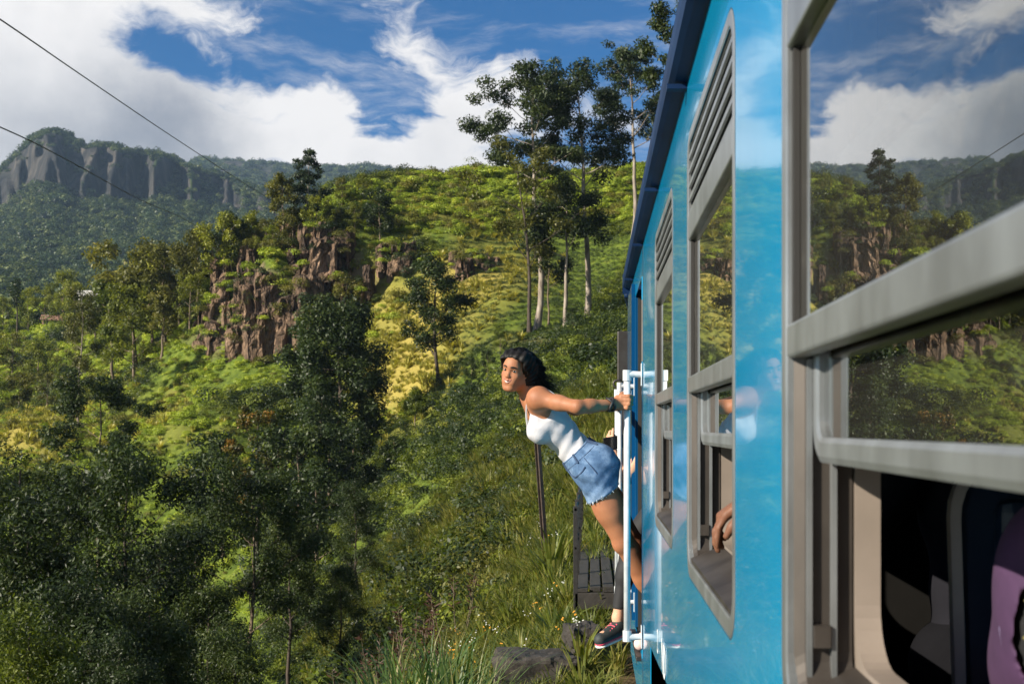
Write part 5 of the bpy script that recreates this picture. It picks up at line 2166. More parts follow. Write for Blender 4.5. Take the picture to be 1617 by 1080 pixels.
def face_parts(L, s, parent, Fv, Uv, B, smile=False):
    Fv, Uv, Rv = head_frame(Fv, Uv)

    def on(r, u, pad=.001):
        """The point of the face at (r, u), a little proud of the skin."""
        st = L(r, .17, u)
        ts = np.linspace(0, .15, 220)
        pts = np.array([list(st - Fv * t) for t in ts])
        D = field_at(B, pts)
        ok = np.where(D < 0)[0]
        return st - Fv * ((ts[ok[0]] if len(ok) else .09) - pad)
    for sg in (-1, 1):
        E = Body().ell(L(.032 * sg, .0782, .017), np.array((.0125, .0100, .0066)) * s, (Rv, Fv, Uv))
        e = link("eye", body_mesh(E, .002 * s, "eye", M_EYE), parent)
        I_ = Body().ell(L(.031 * sg, .0862, .0172), np.array((.0080, .0050, .0070)) * s, (Rv, Fv, Uv))
        link("iris", body_mesh(I_, .0016 * s, "iris", M_IRIS), e)
        mb = MB()
        pts = [on((.012 + .038 * t) * sg, .0375 + .0055 * math.sin(t * 2.7) - .002 * t, .0004) for t in np.linspace(0, 1, 8)]
        mb.tube(pts, [.0034 * s, .0050 * s, .0054 * s, .0054 * s, .0050 * s, .0040 * s, .0030 * s, .0015 * s], 6)
        mb.build("eyebrow", M_BROW, parent, smooth=True)
        mb = MB()
        pts = [L((.018 + .029 * t) * sg, .0875 - .013 * t * t, .0215 + .0035 * math.sin(t * 3.1) - .004 * t * t) for t in np.linspace(0, 1, 6)]
        mb.tube(pts, [.0018 * s, .0026 * s, .0028 * s, .0028 * s, .0024 * s, .0014 * s], 5)
        mb.build("eyelash", M_BROW, parent, smooth=True)
    sm = .0095 if smile else .003
    w = .0265 if smile else .024
    ts = np.linspace(-1, 1, 13)
    mb = MB()
    up_ = [on(w * t, -.0445 + sm * t * t + (.0012 if abs(t) > .1 else 0), .0004) for t in ts]
    lo_ = [on(w * t, (-.0570 if smile else -.0540) + (sm + (.0125 if smile else .0095)) * t * t, .0004) for t in ts]
    mb.tube(up_, [s * (.0012 + .0026 * (1 - t * t)) for t in ts], 6)
    mb.tube(lo_, [s * (.0012 + .0034 * (1 - t * t)) for t in ts], 6)
    mb.build("lips", M_LIP, parent, smooth=True)
    mid = [on(w * .86 * t, -.0515 + (sm + .006) * t * t * .8, -.0008) for t in ts]
    mb = MB()
    mb.tube(mid, [s * (.0008 + (.0026 if smile else .001) * (1 - t * t)) for t in ts], 6)
    if smile:
        mb.build("teeth", M_TEETH, parent, smooth=True)
    else:
        mb.build("mouth_line", M_BROW, parent, smooth=True)


def fingers_round_pole(B, cx, cy, h, r_pole, start, sweep, wrist, scale=1.0, k=.006):
    """Four fingers stacked on a vertical pole, wrapping from angle start by sweep; thumb the other way."""
    R = r_pole + .0085 * scale
    knuckles = []
    for i, (ln, rr_) in enumerate(((.92, .0088), (1.0, .0092), (.95, .0088), (.78, .0076))):
        z = h + (1.5 - i) * .0195 * scale
        pts = []
        for q in range(6):
            a = math.radians(start + sweep * ln * q / 5)
            rad = R + (.006 if q in (1, 3) else 0)
            pts.append((cx + rad * math.cos(a), cy + rad * math.sin(a), z - .004 * q / 5))
        B.chain(pts, [rr_ * scale * f for f in (1.12, 1.08, 1.02, 1.0, .94, .82)], k)
        knuckles.append(Vector(pts[0]))
        B.cap(Vector(wrist).lerp(Vector(pts[0]), .25), pts[0], .013 * scale, .0125 * scale, .012)
    mid = (knuckles[0] + knuckles[3]) / 2
    B.cap(Vector(wrist), Vector(wrist).lerp(mid, .7), .019 * scale, .021 * scale, .015)
    a = [math.radians(start - sweep * f) for f in (.12, .35, .62)]
    th = [Vector(wrist).lerp(mid, .45)] + [Vector((cx + (R + .002) * math.cos(t), cy + (R + .002) * math.sin(t), h + .036 * scale + .006 * j)) for j, t in enumerate(a)]
    B.chain(th, [.015 * scale, .012 * scale, .011 * scale, .009 * scale], k)


def relaxed_hand(B, wrist, d, n, side, s=1.0, curl=(20, 28, 20), spread=6, thumb=True):
    """d: wrist to knuckles, n: back of the hand, side: towards the thumb."""
    wrist = Vector(wrist)
    d, n, side = N3(d), N3(n), N3(side)
    kn = []
    for i, off in enumerate((.030, .010, -.010, -.028)):
        k_ = wrist + d * (.086 - .004 * abs(i - 1)) * s + side * off * s
        B.cap(wrist + d * .02 * s + side * off * .6 * s, k_, .0125 * s, .0115 * s, .012)
        kn.append(k_)
    for i, (L_, r_) in enumerate(((.072, .0085), (.080, .0088), (.074, .0085), (.058, .0074))):
        p = kn[i]
        ang = 0
        fd0 = N3(d + side * math.tan(math.radians(spread * (1.3 - i))))
        pts = [p]
        for j, c in enumerate(curl):
            ang += math.radians(c * (1 + .18 * (i - 1)))
            dd = fd0 * math.cos(ang) - n * math.sin(ang)
            pts.append(pts[-1] + dd * L_ * (.46, .30, .24)[j] * s)
        B.chain(pts, [r_ * 1.1 * s, r_ * 1.02 * s, r_ * .95 * s, r_ * .78 * s], .005)
    if thumb:
        t0 = wrist + d * .025 * s + side * .022 * s
        t1 = t0 + (d * .7 + side * .65 - n * .25).normalized() * .040 * s
        t2 = t1 + (d * .9 + side * .3 - n * .3).normalized() * .032 * s
        t3 = t2 + (d * .95 + side * .1 - n * .4).normalized() * .024 * s
        B.chain([t0, t1, t2, t3], [.015 * s, .0115 * s, .0105 * s, .0085 * s], .008)


def leaning_woman():
    Y0 = 5.86
    hip = Vector((-.010, Y0, -.205))
    shm = Vector((-.285, Y0 - .02, .135))
    up = (shm - hip).normalized()
    lat = Vector((0.06, -1, .0)).normalized()      # her left, towards the viewer
    lat = (lat - up * lat.dot(up)).normalized()
    fr = up.cross(lat)                              # chest direction (left and down)
    if fr.x > 0:
        fr = -fr

    def T(a, f, l):     # along spine from hip 0..1, front, left
        return hip + (shm - hip) * a + fr * f + lat * l
    root = empty("person", (.22, 5.95, -1.132))
    tag(root, "woman with black hair, white tank top and denim shorts leaning out of the train door", "person")
    OFF = -Vector(root.location)
    A = (lat, fr, up)
    B = Body()
    # trunk
    tor = Body()
    for q in (tor,):
        q.ell(T(.74, .010, 0), (.130, .086, .150), A, .04)
        q.ell(T(.96, -.012, 0), (.135, .062, .075), A, .04)
        q.ell(T(.42, .002, 0), (.104, .070, .140), A, .05)
        for sg in (-1, 1):
            q.ell(T(.70, .078, .066 * sg), (.060, .056, .062), A, .03)
    pel = Body()
    pel.ell(T(.08, -.002, 0), (.146, .090, .122), A, .05)
    shL, shR = T(.99, -.015, .158), T(.99, -.015, -.150)
    hipL, hipR = T(-.04, -.002, .085), T(-.04, -.002, -.085)
    knL, anL = Vector((.158, 5.82, -.572)), Vector((.375, 5.99, -.985))
    knR, anR = Vector((.185, 6.02, -.55)), Vector((.400, 6.16, -.985))
    for kn, hp, sg in ((knL, hipL, 1), (knR, hipR, -1)):
        pel.ell(T(-.02, -.066, .075 * sg), (.080, .068, .090), A, .04)
        pel.cap(hp, hp.lerp(kn, .55), .085, .073, .04)
        pel.cap(hp.lerp(kn, .5), kn, .074, .051, .03)
    for kn, an in ((knL, anL), (knR, anR)):
        d = (an - kn).normalized()
        bk = Vector((.9, .15, .25))
        bk = (bk - d * bk.dot(d)).normalized()
        B.cap(kn, kn.lerp(an, .5), .050, .046, .02)
        B.cap(kn.lerp(an, .12) + bk * .018, kn.lerp(an, .45) + bk * .016, .044, .042, .03)
        B.cap(kn.lerp(an, .45), an, .044, .031, .03)
        B.ell(kn - bk * .014, (.042, .042, .046), None, .02)
        B.cap(an, an + Vector((-.03, -.02, -.06)), .032, .03, .02)
        B.cap(an + Vector((.02, .0, -.075)), an + Vector((-.13, -.07, -.10)), .032, .026, .02)
    B.p = tor.p + pel.p + B.p
    # neck and head
    hc = Vector((-.378, 5.775, .268))
    Fv, Uv = Vector((-.42, -.90, -.04)), Vector((.24, .03, .97))
    B.cap(T(1.0, -.012, 0), T(1.06, -.002, 0), .066, .056, .04)
    B.cap(T(1.04, -.004, 0), hc + Vector((.022, .02, -.045)), .047, .044, .025)
    L = add_head(B, hc, Fv, Uv, .81)
    # arms
    el, wr = Vector((-.068, 5.555, .098)), Vector((.106, 5.640, .112))
    B.ell(shL, (.047, .047, .049), None, .035)
    B.cap(T(.95, -.01, .10), shL, .060, .055, .04)
    B.cap(T(.95, -.01, -.10), shR, .060, .052, .04)
    B.cap(shL, shL.lerp(el, .55), .043, .0365, .03)
    B.cap(shL.lerp(el, .5), el, .0365, .031, .02)
    B.cap(el, el.lerp(wr, .35), .032, .0325, .02)
    B.cap(el.lerp(wr, .3), wr, .0325, .0235, .02)
    fingers_round_pole(B, .170, 5.665, .125, .0175, 178, 190, wr, 1.0)
    elR, wrR = Vector((-.09, 6.24, .105)), Vector((.125, 6.60, .125))
    B.cap(shR, elR, .050, .037, .03)
    B.cap(elR, wrR, .038, .026, .02)
    fingers_round_pole(B, .158, 6.66, .135, .013, 200, -190, wrR, 1.0)
    bo = link("body", body_mesh(B, .0052, "body", M_SKIN, smooth=1), root)
    bo.location = OFF
    face_parts(L, .81, bo, Fv, Uv, B, smile=True)
    # tank top: the trunk's own form, a little larger, cut at neckline, armholes and hem
    top = Body()
    top.p = list(tor.p) + list(pel.p[:1])
    c_neck = np.array(T(1.05, .085, 0))
    aL, aR = np.array(T(.97, .0, .175)), np.array(T(.97, .0, -.175))
    hipn, upn, frn, latn = np.array(hip), np.array(up), np.array(fr), np.array(lat)

    def cut(X, Y, Z):
        P_ = np.stack([X, Y, Z], -1)
        rel = P_ - hipn
        a = rel @ upn
        f = rel @ frn
        l = rel @ latn
        hem = .055 - (a + .10 * f)
        ln = np.linalg.norm(shm - hip)
        # scooped neck front and back, and arm openings
        neck = .118 - np.sqrt((l / 1.0) ** 2 + ((a - ln * 1.12) / 1.15) ** 2)
        neck = np.maximum(neck, -1)
        arm = .095 - np.sqrt(((np.abs(l) - .178) / .62) ** 2 + ((a - ln * .92) / 1.25) ** 2)
        return np.maximum(np.maximum(hem, neck), arm)

    def folds(X, Y, Z):
        P_ = np.stack([X, Y, Z], -1) - hipn
        a, f, l = P_ @ upn, P_ @ frn, P_ @ latn
        w = np.exp(-((a - .17) / .11) ** 2)
        return -.0035 * np.sin(a * 95 + f * 55 + l * 18 + 2.5 * np.sin(l * 20 + f * 14)) * w - .002 * np.sin(a * 60 - f * 80) * np.exp(-((a - .30) / .07) ** 2)
    cloth = simple_mat("white_cotton", (.43, .425, .45), .85, c2=(.38, .375, .405), scale=14, bump_s=.6, bump_d=.008, mapscale=(1, 1, 1))
    tt = link("tank_top", body_mesh(top, .0052, "tank_top", cloth, cut=cut, inflate=.0085, warp=folds, smooth=1), root)
    tt.location = OFF
    for sg in (1, -1):
        mb = MB()
        pts = [T(.80, .118, .072 * sg), T(.90, .092, .082 * sg), T(1.00, .058, .090 * sg), T(1.085, .012, .090 * sg), T(1.09, -.03, .088 * sg), T(1.03, -.072, .082 * sg), T(.88, -.096, .075 * sg)]
        sp = spline(pts, 5)
        V = []
        for i, p in enumerate(sp):
            t = (sp[min(i + 1, len(sp) - 1)] - sp[max(i - 1, 0)]).normalized()
            c = T(.93, -.01, .085 * sg)
            o = (p - c)
            o = (o - t * o.dot(t)).normalized()
            s_ = t.cross(o) * .0075
            V += [p - s_ - o * .003, p + s_ - o * .003, p + s_ + o * .003, p - s_ + o * .003]
        Q = []
        for i in range(len(sp) - 1):
            for k in range(4):
                Q.append((i * 4 + k, i * 4 + (k + 1) % 4, i * 4 + 4 + (k + 1) % 4, i * 4 + 4 + k))
        Q += [(0, 1, 2, 3), tuple(range(len(V) - 4, len(V)))]
        mb.add(V, Q)
        st = mb.build("strap", cloth, root, smooth=False)
        st.location = OFF
    # denim shorts
    m, nt, b = new_mat("faded_denim")
    n1 = noise_tex(nt, 10, 6, .65)
    n2 = noise_tex(nt, 260, 3, .6, mapscale=(1, 1, .4))
    c1 = ramp(nt, n1, [(.30, (.022, .055, .12)), (.48, (.065, .13, .24)), (.64, (.17, .26, .40)), (.80, (.38, .47, .58))])
    mx = nd(nt, 'ShaderNodeMix', data_type='RGBA', blend_type='MULTIPLY')
    mx.inputs[0].default_value = .5
    nt.links.new(c1, mx.inputs[6])
    nt.links.new(ramp(nt, n2, [(.3, (.5, .5, .55)), (.7, (1.1, 1.1, 1.1))]), mx.inputs[7])
    nt.links.new(mx.outputs[2], b.inputs['Base Color'])
    b.inputs['Roughness'].default_value = .9
    bump(nt, b, n1, .5, .006)
    sh = Body()
    sh.p = list(pel.p)
    sh.p += [p for p in tor.p[2:3]]
    dL, dR = np.array((knL - hipL).normalized()), np.array((knR - hipR).normalized())
    hL, hR = np.array(hipL), np.array(hipR)

    def cut2(X, Y, Z):
        P_ = np.stack([X, Y, Z], -1)
        a = (P_ - hipn) @ upn
        f = (P_ - hipn) @ frn
        l = (P_ - hipn) @ latn
        waist = a - (.118 - .10 * f)
        tl = (P_ - hL) @ dL - (.118 + .16 * f)
        tr = (P_ - hR) @ dR - (.118 + .16 * f)
        return np.maximum(waist, np.where(l > 0, tl, tr))

    def folds2(X, Y, Z):
        P_ = np.stack([X, Y, Z], -1) - hipn
        a, f, l = P_ @ upn, P_ @ frn, P_ @ latn
        return -.0035 * np.sin(f * 70 - a * 45 + 1.5 * np.sin(l * 30)) * np.exp(-((a + .03) / .07) ** 2) - .002 * np.sin(a * 120 + f * 30) * np.exp(-((a + .09) / .05) ** 2)
    so2 = link("shorts", body_mesh(sh, .0052, "shorts", m, cut=cut2, inflate=.012, warp=folds2, smooth=1), root)
    so2.location = OFF

    def on_surface(a, ang, pad):
        """A point on the shorts at spine height a (metres) and angle ang (0 front, 90 her left)."""
        o = hip + up * a
        dr = fr * math.cos(math.radians(ang)) + lat * math.sin(math.radians(ang))
        ts = np.linspace(0, .25, 120)
        pts = np.array([list(o + dr * t) for t in ts])
        D = np.full(len(ts), .25)
        for q in sh.p:
            dd = prim_dist(q, pts[:, 0], pts[:, 1], pts[:, 2])
            k_ = q[5] if q[0] == 'c' else q[4]
            hh = np.clip(.5 + .5 * (D - dd) / k_, 0, 1)
            D = D * (1 - hh) + dd * hh - k_ * hh * (1 - hh)
        ok = np.where(D < .012)[0]
        t = ts[ok[-1]] if len(ok) else .1
        return o + dr * (t + pad)
    # waistband, belt loops, pocket seams, side seam, button
    denim_dk = simple_mat("denim_seam", (.035, .065, .13), .9, c2=(.02, .04, .09), scale=40)
    mb = MB()
    for a0 in (.076, .112):
        pts = [on_surface(a0 - .10 * .09 * math.cos(math.radians(g)), g, .001) for g in range(0, 361, 12)]
        mb.tube(pts, .0022, 5, cap=False)
    build_each(mb, "waistband_seam", denim_dk, so2)
    mb = MB()
    for g in (28, 78, 130, -40, -100, 170):
        mb.tube([on_surface(.070 - .009 * math.cos(math.radians(g)), g, .003), on_surface(.118 - .009 * math.cos(math.radians(g)), g, .003)], .0055, 6)
    build_each(mb, "belt_loop", denim_dk, so2)
    mb = MB()
    mb.tube(spline([on_surface(.070, 36, .002), on_surface(.040, 40, .002), on_surface(.022, 54, .002), on_surface(.022, 72, .002), on_surface(.034, 84, .002)], 5), .0035, 6)
    mb.tube(spline([on_surface(a, 92, .001) for a in (.07, .03, -.01, -.05, -.085)], 3), .0022, 5)
    mb.tube(spline([on_surface(.045, 118, .001), on_surface(.045, 150, .001)], 4), .002, 5)
    mb.tube(spline([on_surface(.045, 118, .001), on_surface(-.045, 116, .001), on_surface(-.065, 134, .001), on_surface(-.045, 152, .001), on_surface(.045, 150, .001)], 4), .002, 5)
    build_each(mb, "pocket_seam", denim_dk, so2)
    # frayed hem threads
    mb = MB()
    r = random.Random(3)
    ref = fr
    for hp, dv, sg in ((hipL, Vector(dL), 1), (hipR, Vector(dR), -1)):
        u = (fr - dv * fr.dot(dv)).normalized()
        w = dv.cross(u)
        for i in range(170):
            an = r.uniform(0, 6.283)
            o = u * math.cos(an) + w * math.sin(an)
            f = o.dot(fr) * .09
            rad = .0845
            p = hp + dv * (.118 + .16 * f - .012) + o * rad
            q = p + dv * (.010 + .016 * r.random() ** 2) + o * r.uniform(-.004, .006) + u * r.uniform(-.010, .010)
            mb.tube([p, p.lerp(q, .55) + w * r.uniform(-.004, .004), q], [.0017, .0015, .0008], 4)
    tag(mb.build("frayed_hem", simple_mat("white_threads", (.62, .66, .70), .9), so2), kind="stuff")
    # wrist band
    mb = MB()
    dv = (wr - el).normalized()
    u = dv.orthogonal().normalized()
    w = dv.cross(u)
    cc = wr - dv * .022
    pts = [cc + dv * (.014 * math.sin(t * 1.5)) + (u * math.cos(t) + w * math.sin(t)) * .0305 for t in np.linspace(0, 6.283 * 2, 37)]
    mb.tube(pts, .0068, 6)
    wbn = mb.build("wristband", simple_mat("black_band", (.012, .012, .014), .6), root, smooth=True)
    wbn.location = OFF
    # hair: a full mass swept back over the head to the shoulder, with loose locks
    Fn, Un, Rn = head_frame(Fv, Uv)
    hb = Body()
    AA = (Rn, Fn, Un)
    s = .81
    hb.ell(L(0, -.030, .062), (0.0766, 0.0870, 0.0766), AA, .03)
    hb.ell(L(-.010, -.078, .020), (0.0766, 0.0653, 0.0853), AA, .04)
    hb.ell(L(.0, .036, .102), (0.0522, 0.0365, 0.0209), AA, .03)
    for sg in (-1, 1):
        hb.ell(L(.068 * sg, .010, .076), (0.0226, 0.0470, 0.0452), AA, .03)
    hb.ell(L(-.062, -.058, -.020), (0.0365, 0.0478, 0.0740), AA, .03)
    hb.ell(L(.050, -.065, .0), (0.0331, 0.0435, 0.0609), AA, .03)
    hb.ell(L(-.030, -.120, -.055), (0.0696, 0.0505, 0.0696), AA, .04)
    hb.ell(L(-.050, -.145, -.120), (0.0574, 0.0435, 0.0592), AA, .04)
    hb.ell(L(-.066, -.110, -.165), (0.0365, 0.0365, 0.0522), AA, .04)

    def hwarp(X, Y, Z):
        rel = np.stack([X, Y, Z], -1) - np.array(hc)
        u_, f_, r_ = rel @ np.array(Un), rel @ np.array(Fn), rel @ np.array(Rn)
        q_ = np.arctan2(r_, u_ + .05) * 9 + f_ * 25
        return -.0025 * np.sin(q_ * 3 + 2 * np.sin(f_ * 40)) - .0018 * np.sin(u_ * 45 - f_ * 30 + 2 * np.sin(r_ * 40))

    def hcut(X, Y, Z):
        rel = np.stack([X, Y, Z], -1) - np.array(hc)
        u_, f_, r_ = rel @ np.array(Un) / s, rel @ np.array(Fn) / s, rel @ np.array(Rn) / s
        # keep the face free below the hairline
        face = np.minimum(np.minimum(f_ - .022 - .35 * np.abs(r_), (.094 - .25 * np.abs(r_)) - u_), .078 - np.abs(r_))
        ear = .026 - np.sqrt((f_ - .004) ** 2 + (u_ + .004) ** 2 * .55 + np.maximum(0, .055 - np.abs(r_)) ** 2 * 9)
        return np.maximum(face, np.where(r_ * 1 > 9, ear, -1))
    ho = link("hair", body_mesh(hb, .005, "hair", M_HAIR, cut=hcut, warp=hwarp, smooth=1), root)
    ho.location = OFF
    mb = MB()
    r = random.Random(8)
    for i in range(650):
        a = r.uniform(-1.75, .30)
        st = L(math.sin(a) * .084, -.01 - .07 * r.random(), .115 * math.cos(a) - .01 + r.uniform(-.05, .025))
        sw = Vector((.10, .03, -.02))
        p1 = st + (Rn * math.sin(a) * .02 - Fn * r.uniform(.02, .06) - Un * r.uniform(-.015, .05))
        p2 = p1 + (-Fn * r.uniform(.0, .05) - Un * r.uniform(.04, .09) - Rn * r.uniform(.0, .045)) + sw * r.uniform(0, .3)
        p3 = p2 + (-Fn * r.uniform(-.02, .04) - Un * r.uniform(.01, .06) - Rn * r.uniform(-.01, .03) + Vector((0, 0, r.uniform(-.01, .02)))) + sw * r.uniform(0, .6)
        rad = r.uniform(.0010, .0026)
        mb.tube(spline([st, p1, p2, p3], 3), [rad * (1 - .08 * j) for j in range(10)], 4)
    # strands that follow the head from the hairline over the top to the nape
    for i in range(420):
        ph = r.uniform(-1.75, 1.75)
        k0 = r.uniform(1.03, 1.12)
        t0, t1 = r.uniform(-.95, .2), r.uniform(1.0, 2.35)
        pts = []
        for q in range(9):
            t = t0 + (t1 - t0) * q / 8
            rr_ = math.sin(ph) * (.090 + .012 * max(t, 0))
            uu = .060 + math.cos(ph) * math.cos(t) * .088 - max(0, abs(ph) - 1.2) * .05
            ff = -.028 - math.sin(t) * (.098 + .02 * max(0, t - 1))
            p = L(rr_ * k0, -.028 + (ff + .028) * k0, .06 + (uu - .06) * k0)
            pts.append(p + Vector((0, 0, .003 * math.sin(3 * t + i))))
        rel = pts[0] - hc
        if rel.dot(Fn) > .03 and rel.dot(Un) < .085:
            continue
        mb.tube(pts, [.0016, .0024, .0026, .0026, .0026, .0024, .0022, .0018, .0008], 4)
    tag(mb.build("lock", M_HAIR, ho), kind="stuff")
    # pale shoe of the foot on the step
    shoe = Body()
    for an in (anL, anR):
        shoe.cap(an + Vector((.02, .0, -.085)), an + Vector((-.13, -.07, -.112)), .040, .034, .02)
        shoe.cap(an + Vector((.012, .0, -.05)), an + Vector((.02, .0, -.09)), .037, .040, .02)
    sx = link("shoe", body_mesh(shoe, .006, "shoe", simple_mat("pale_pink_canvas", (.62, .45, .42), .7), smooth=1), root)
    sx.location = OFF


leaning_woman()


def phone_person():
    root = empty("person", (.30, 6.45, -1.475))
    tag(root, "passenger mostly hidden in the doorway, holding out a phone, one black running shoe dangling", "person")
    OFF = -Vector(root.location)
    B = Body()
    hip = Vector((.42, 6.50, -.42))
    ch = Vector((.47, 6.50, .02))
    B.ell(hip, (.11, .15, .12), None, .05)
    B.ell(hip.lerp(ch, .5), (.085, .115, .14), None, .05)
    B.ell(ch, (.10, .145, .15), None, .05)
    hc = Vector((.50, 6.47, .42))
    B.cap(ch + Vector((0, 0, .14)), hc + Vector((.01, 0, -.05)), .055, .048, .03)
    Fv, Uv = Vector((-.95, .1, -.1)), Vector((0, 0, 1))
    L = add_head(B, hc, Fv, Uv, .94)
    shA, shB = ch + Vector((-.02, -.16, .12)), ch + Vector((.0, .16, .12))
    # arm that holds the phone out past the rails
    el, wr = Vector((.185, 6.70, -.31)), Vector((.118, 6.76, -.125))
    B.cap(shB, el, .048, .036, .03)
    B.cap(el, wr, .036, .024, .02)
    d = (Vector((.098, 6.78, -.075)) - wr).normalized()
    relaxed_hand(B, wr, d, (-.85, -.2, .3), (.2, -.6, .6), .9, curl=(35, 45, 25))
    elB, wrB = Vector((.45, 6.25, -.18)), Vector((.50, 6.33, -.42))
    B.cap(shA, elB, .048, .036, .03)
    B.cap(elB, wrB, .036, .024, .02)
    relaxed_hand(B, wrB, (.1, .2, -1), (0, -1, 0), (-1, 0, 0), .9)
    kn, an = Vector((.212, 6.34, -.62)), Vector((.140, 6.36, -1.035))
    kn2, an2 = Vector((.40, 6.45, -.78)), Vector((.44, 6.45, -1.06))
    for h_, k_, a_ in ((hip + Vector((-.02, -.08, 0)), kn, an), (hip + Vector((0, .08, 0)), kn2, an2)):
        B.cap(h_, k_, .085, .052, .04)
        B.cap(k_, k_.lerp(a_, .45), .048, .043, .03)
        B.cap(k_.lerp(a_, .4), a_, .043, .029, .03)
    toe = Vector((-.62, -.62, -.42)).normalized()
    B.cap(an, an + Vector((.005, 0, -.05)), .030, .03, .02)
    B.cap(an + Vector((.01, .01, -.06)), an + toe * .13 + Vector((0, 0, -.03)), .034, .026, .02)
    B.cap(an2 + Vector((0, 0, -.03)), an2 + Vector((-.13, -.05, -.04)), .034, .028, .02)
    bo = link("body", body_mesh(B, .006, "body", M_SKIN_LT, smooth=1), root)
    bo.location = OFF
    face_parts(L, .94, bo, Fv, Uv, B)
    lg = Body()
    lg.p = [p for p in B.p if p[0] == 'c' and (np.allclose(p[1], np.array(kn)) or np.allclose(p[2], np.array(kn)) or np.allclose(p[1], np.array(kn2)) or np.allclose(p[2], np.array(kn2))
                                                or np.allclose(p[2], np.array(an)) or np.allclose(p[2], np.array(an2)))] + B.p[:1]
    blk = simple_mat("black_leggings", (.010, .010, .012), .75)

    def cutl(X, Y, Z):
        return np.maximum(-(Z + .985), Z + .36)
    o = link("leggings", body_mesh(lg, .006, "leggings", blk, cut=cutl, inflate=.006), root)
    o.location = OFF
    tp = Body()
    tp.p = B.p[1:3] + B.p[:1]

    def cutt(X, Y, Z):
        return np.maximum(-(Z + .44), Z - .15)
    o = link("shirt", body_mesh(tp, .007, "shirt", simple_mat("navy_cotton", (.02, .03, .07), .9), cut=cutt, inflate=.012), root)
    o.location = OFF
    hb = Body()
    hb.ell(L(0, -.03, .06), (.085, .095, .085), [list(v) for v in (Vector((0, 1, 0)), Vector((-1, 0, 0)), Vector((0, 0, 1)))], .03)
    hb.ell(L(0, -.08, -.02), (.075, .06, .11), [list(v) for v in (Vector((0, 1, 0)), Vector((-1, 0, 0)), Vector((0, 0, 1)))], .04)
    hcn = np.array(hc)
    o = link("hair", body_mesh(hb, .007, "hair", M_HAIR, cut=lambda X, Y, Z: np.minimum(hcn[0] - .02 - X, .085 + hcn[2] - Z)), root)
    o.location = OFF
    # running shoe
    sh = Body()
    h0 = an + Vector((.012, .012, -.062))
    t0 = an + toe * .150 + Vector((0, 0, -.040))
    sh.cap(h0, t0, .042, .030, .02)
    sh.cap(an + Vector((.004, 0, -.035)), h0, .036, .042, .02)
    sh.cap(h0.lerp(t0, .3), t0, .041, .031, .02)
    shoe = link("shoe", body_mesh(sh, .005, "shoe", simple_mat("black_mesh_shoe", (.012, .013, .015), .7, c2=(.02, .03, .03), scale=70), smooth=1), root)
    shoe.location = OFF
    dn = Vector((0, 0, -1)) - (t0 - h0).normalized() * Vector((0, 0, -1)).dot((t0 - h0).normalized())
    dn.normalize()
    sd_ = (t0 - h0).normalized().cross(dn)
    for nm, off, th, mt in (("sole", .043, .010, simple_mat("white_sole", (.7, .7, .68), .6)), ("midsole", .028, .010, simple_mat("pink_midsole", (.70, .06, .12), .6))):
        q = Body()
        ext = (t0 - h0).normalized() * .022
        q.cap(h0 + dn * off - ext, t0 + dn * (off - .011), .046, .035, .01, flat=(dn, .28))
        link(nm, body_mesh(q, .004, nm, mt), shoe)
    mb = MB()
    up_ = -dn
    for k in range(4):
        c = h0.lerp(t0, .25 + k * .12) + up_ * (.040 - .004 * k)
        mb.tube([c - sd_ * .026, c + up_ * .006, c + sd_ * .026], .0048, 5)
    build_each(mb, "lace", simple_mat("pink_lace", (.75, .10, .16), .6), shoe)
    # phone in the outstretched hand: a thing of its own
    mb = MB()
    mb.box(-.038, .038, -.004, .004, -.075, .075, .003)
    ph = mb.build("mobile_phone", simple_mat("black_phone", (.012, .012, .014), .2))
    ph.location = (.140, 6.735, -.085)
    ph.rotation_euler = (math.radians(12), math.radians(80), math.radians(25))
    tag(ph, "black mobile phone held sideways out of the train door", "phone")


phone_person()


def seated(name_label, x, y, arm, drop=0.0):
    root = empty("person", (x, y, -1.13))
    tag(root, name_label, "person")
    OFF = -Vector(root.location)
    B = Body()
    hip = Vector((x, y, -.56 - drop * .6))
    ch = Vector((x + .01, y + .02, -.20 - drop))
    B.ell(hip, (.17, .13, .12), None, .05)
    B.ell(hip.lerp(ch, .5), (.14, .105, .16), None, .05)
    B.ell(ch, (.17, .11, .15), None, .05)
    B.p[-1] = B.p[-1]
    sgn = arm['dir']
    for sx in (-1, 1):
        B.cap(hip + Vector((.09 * sx, 0, 0)), hip + Vector((.10 * sx, sgn * .42, .0)), .085, .058, .04)
        B.cap(hip + Vector((.10 * sx, sgn * .42, .0)), hip + Vector((.10 * sx, sgn * .40, -.46)), .055, .034, .03)
        B.cap(hip + Vector((.10 * sx, sgn * .37, -.525)), hip + Vector((.10 * sx, sgn * .52, -.535)), .036, .030, .02)
    return root, OFF, B, hip, ch


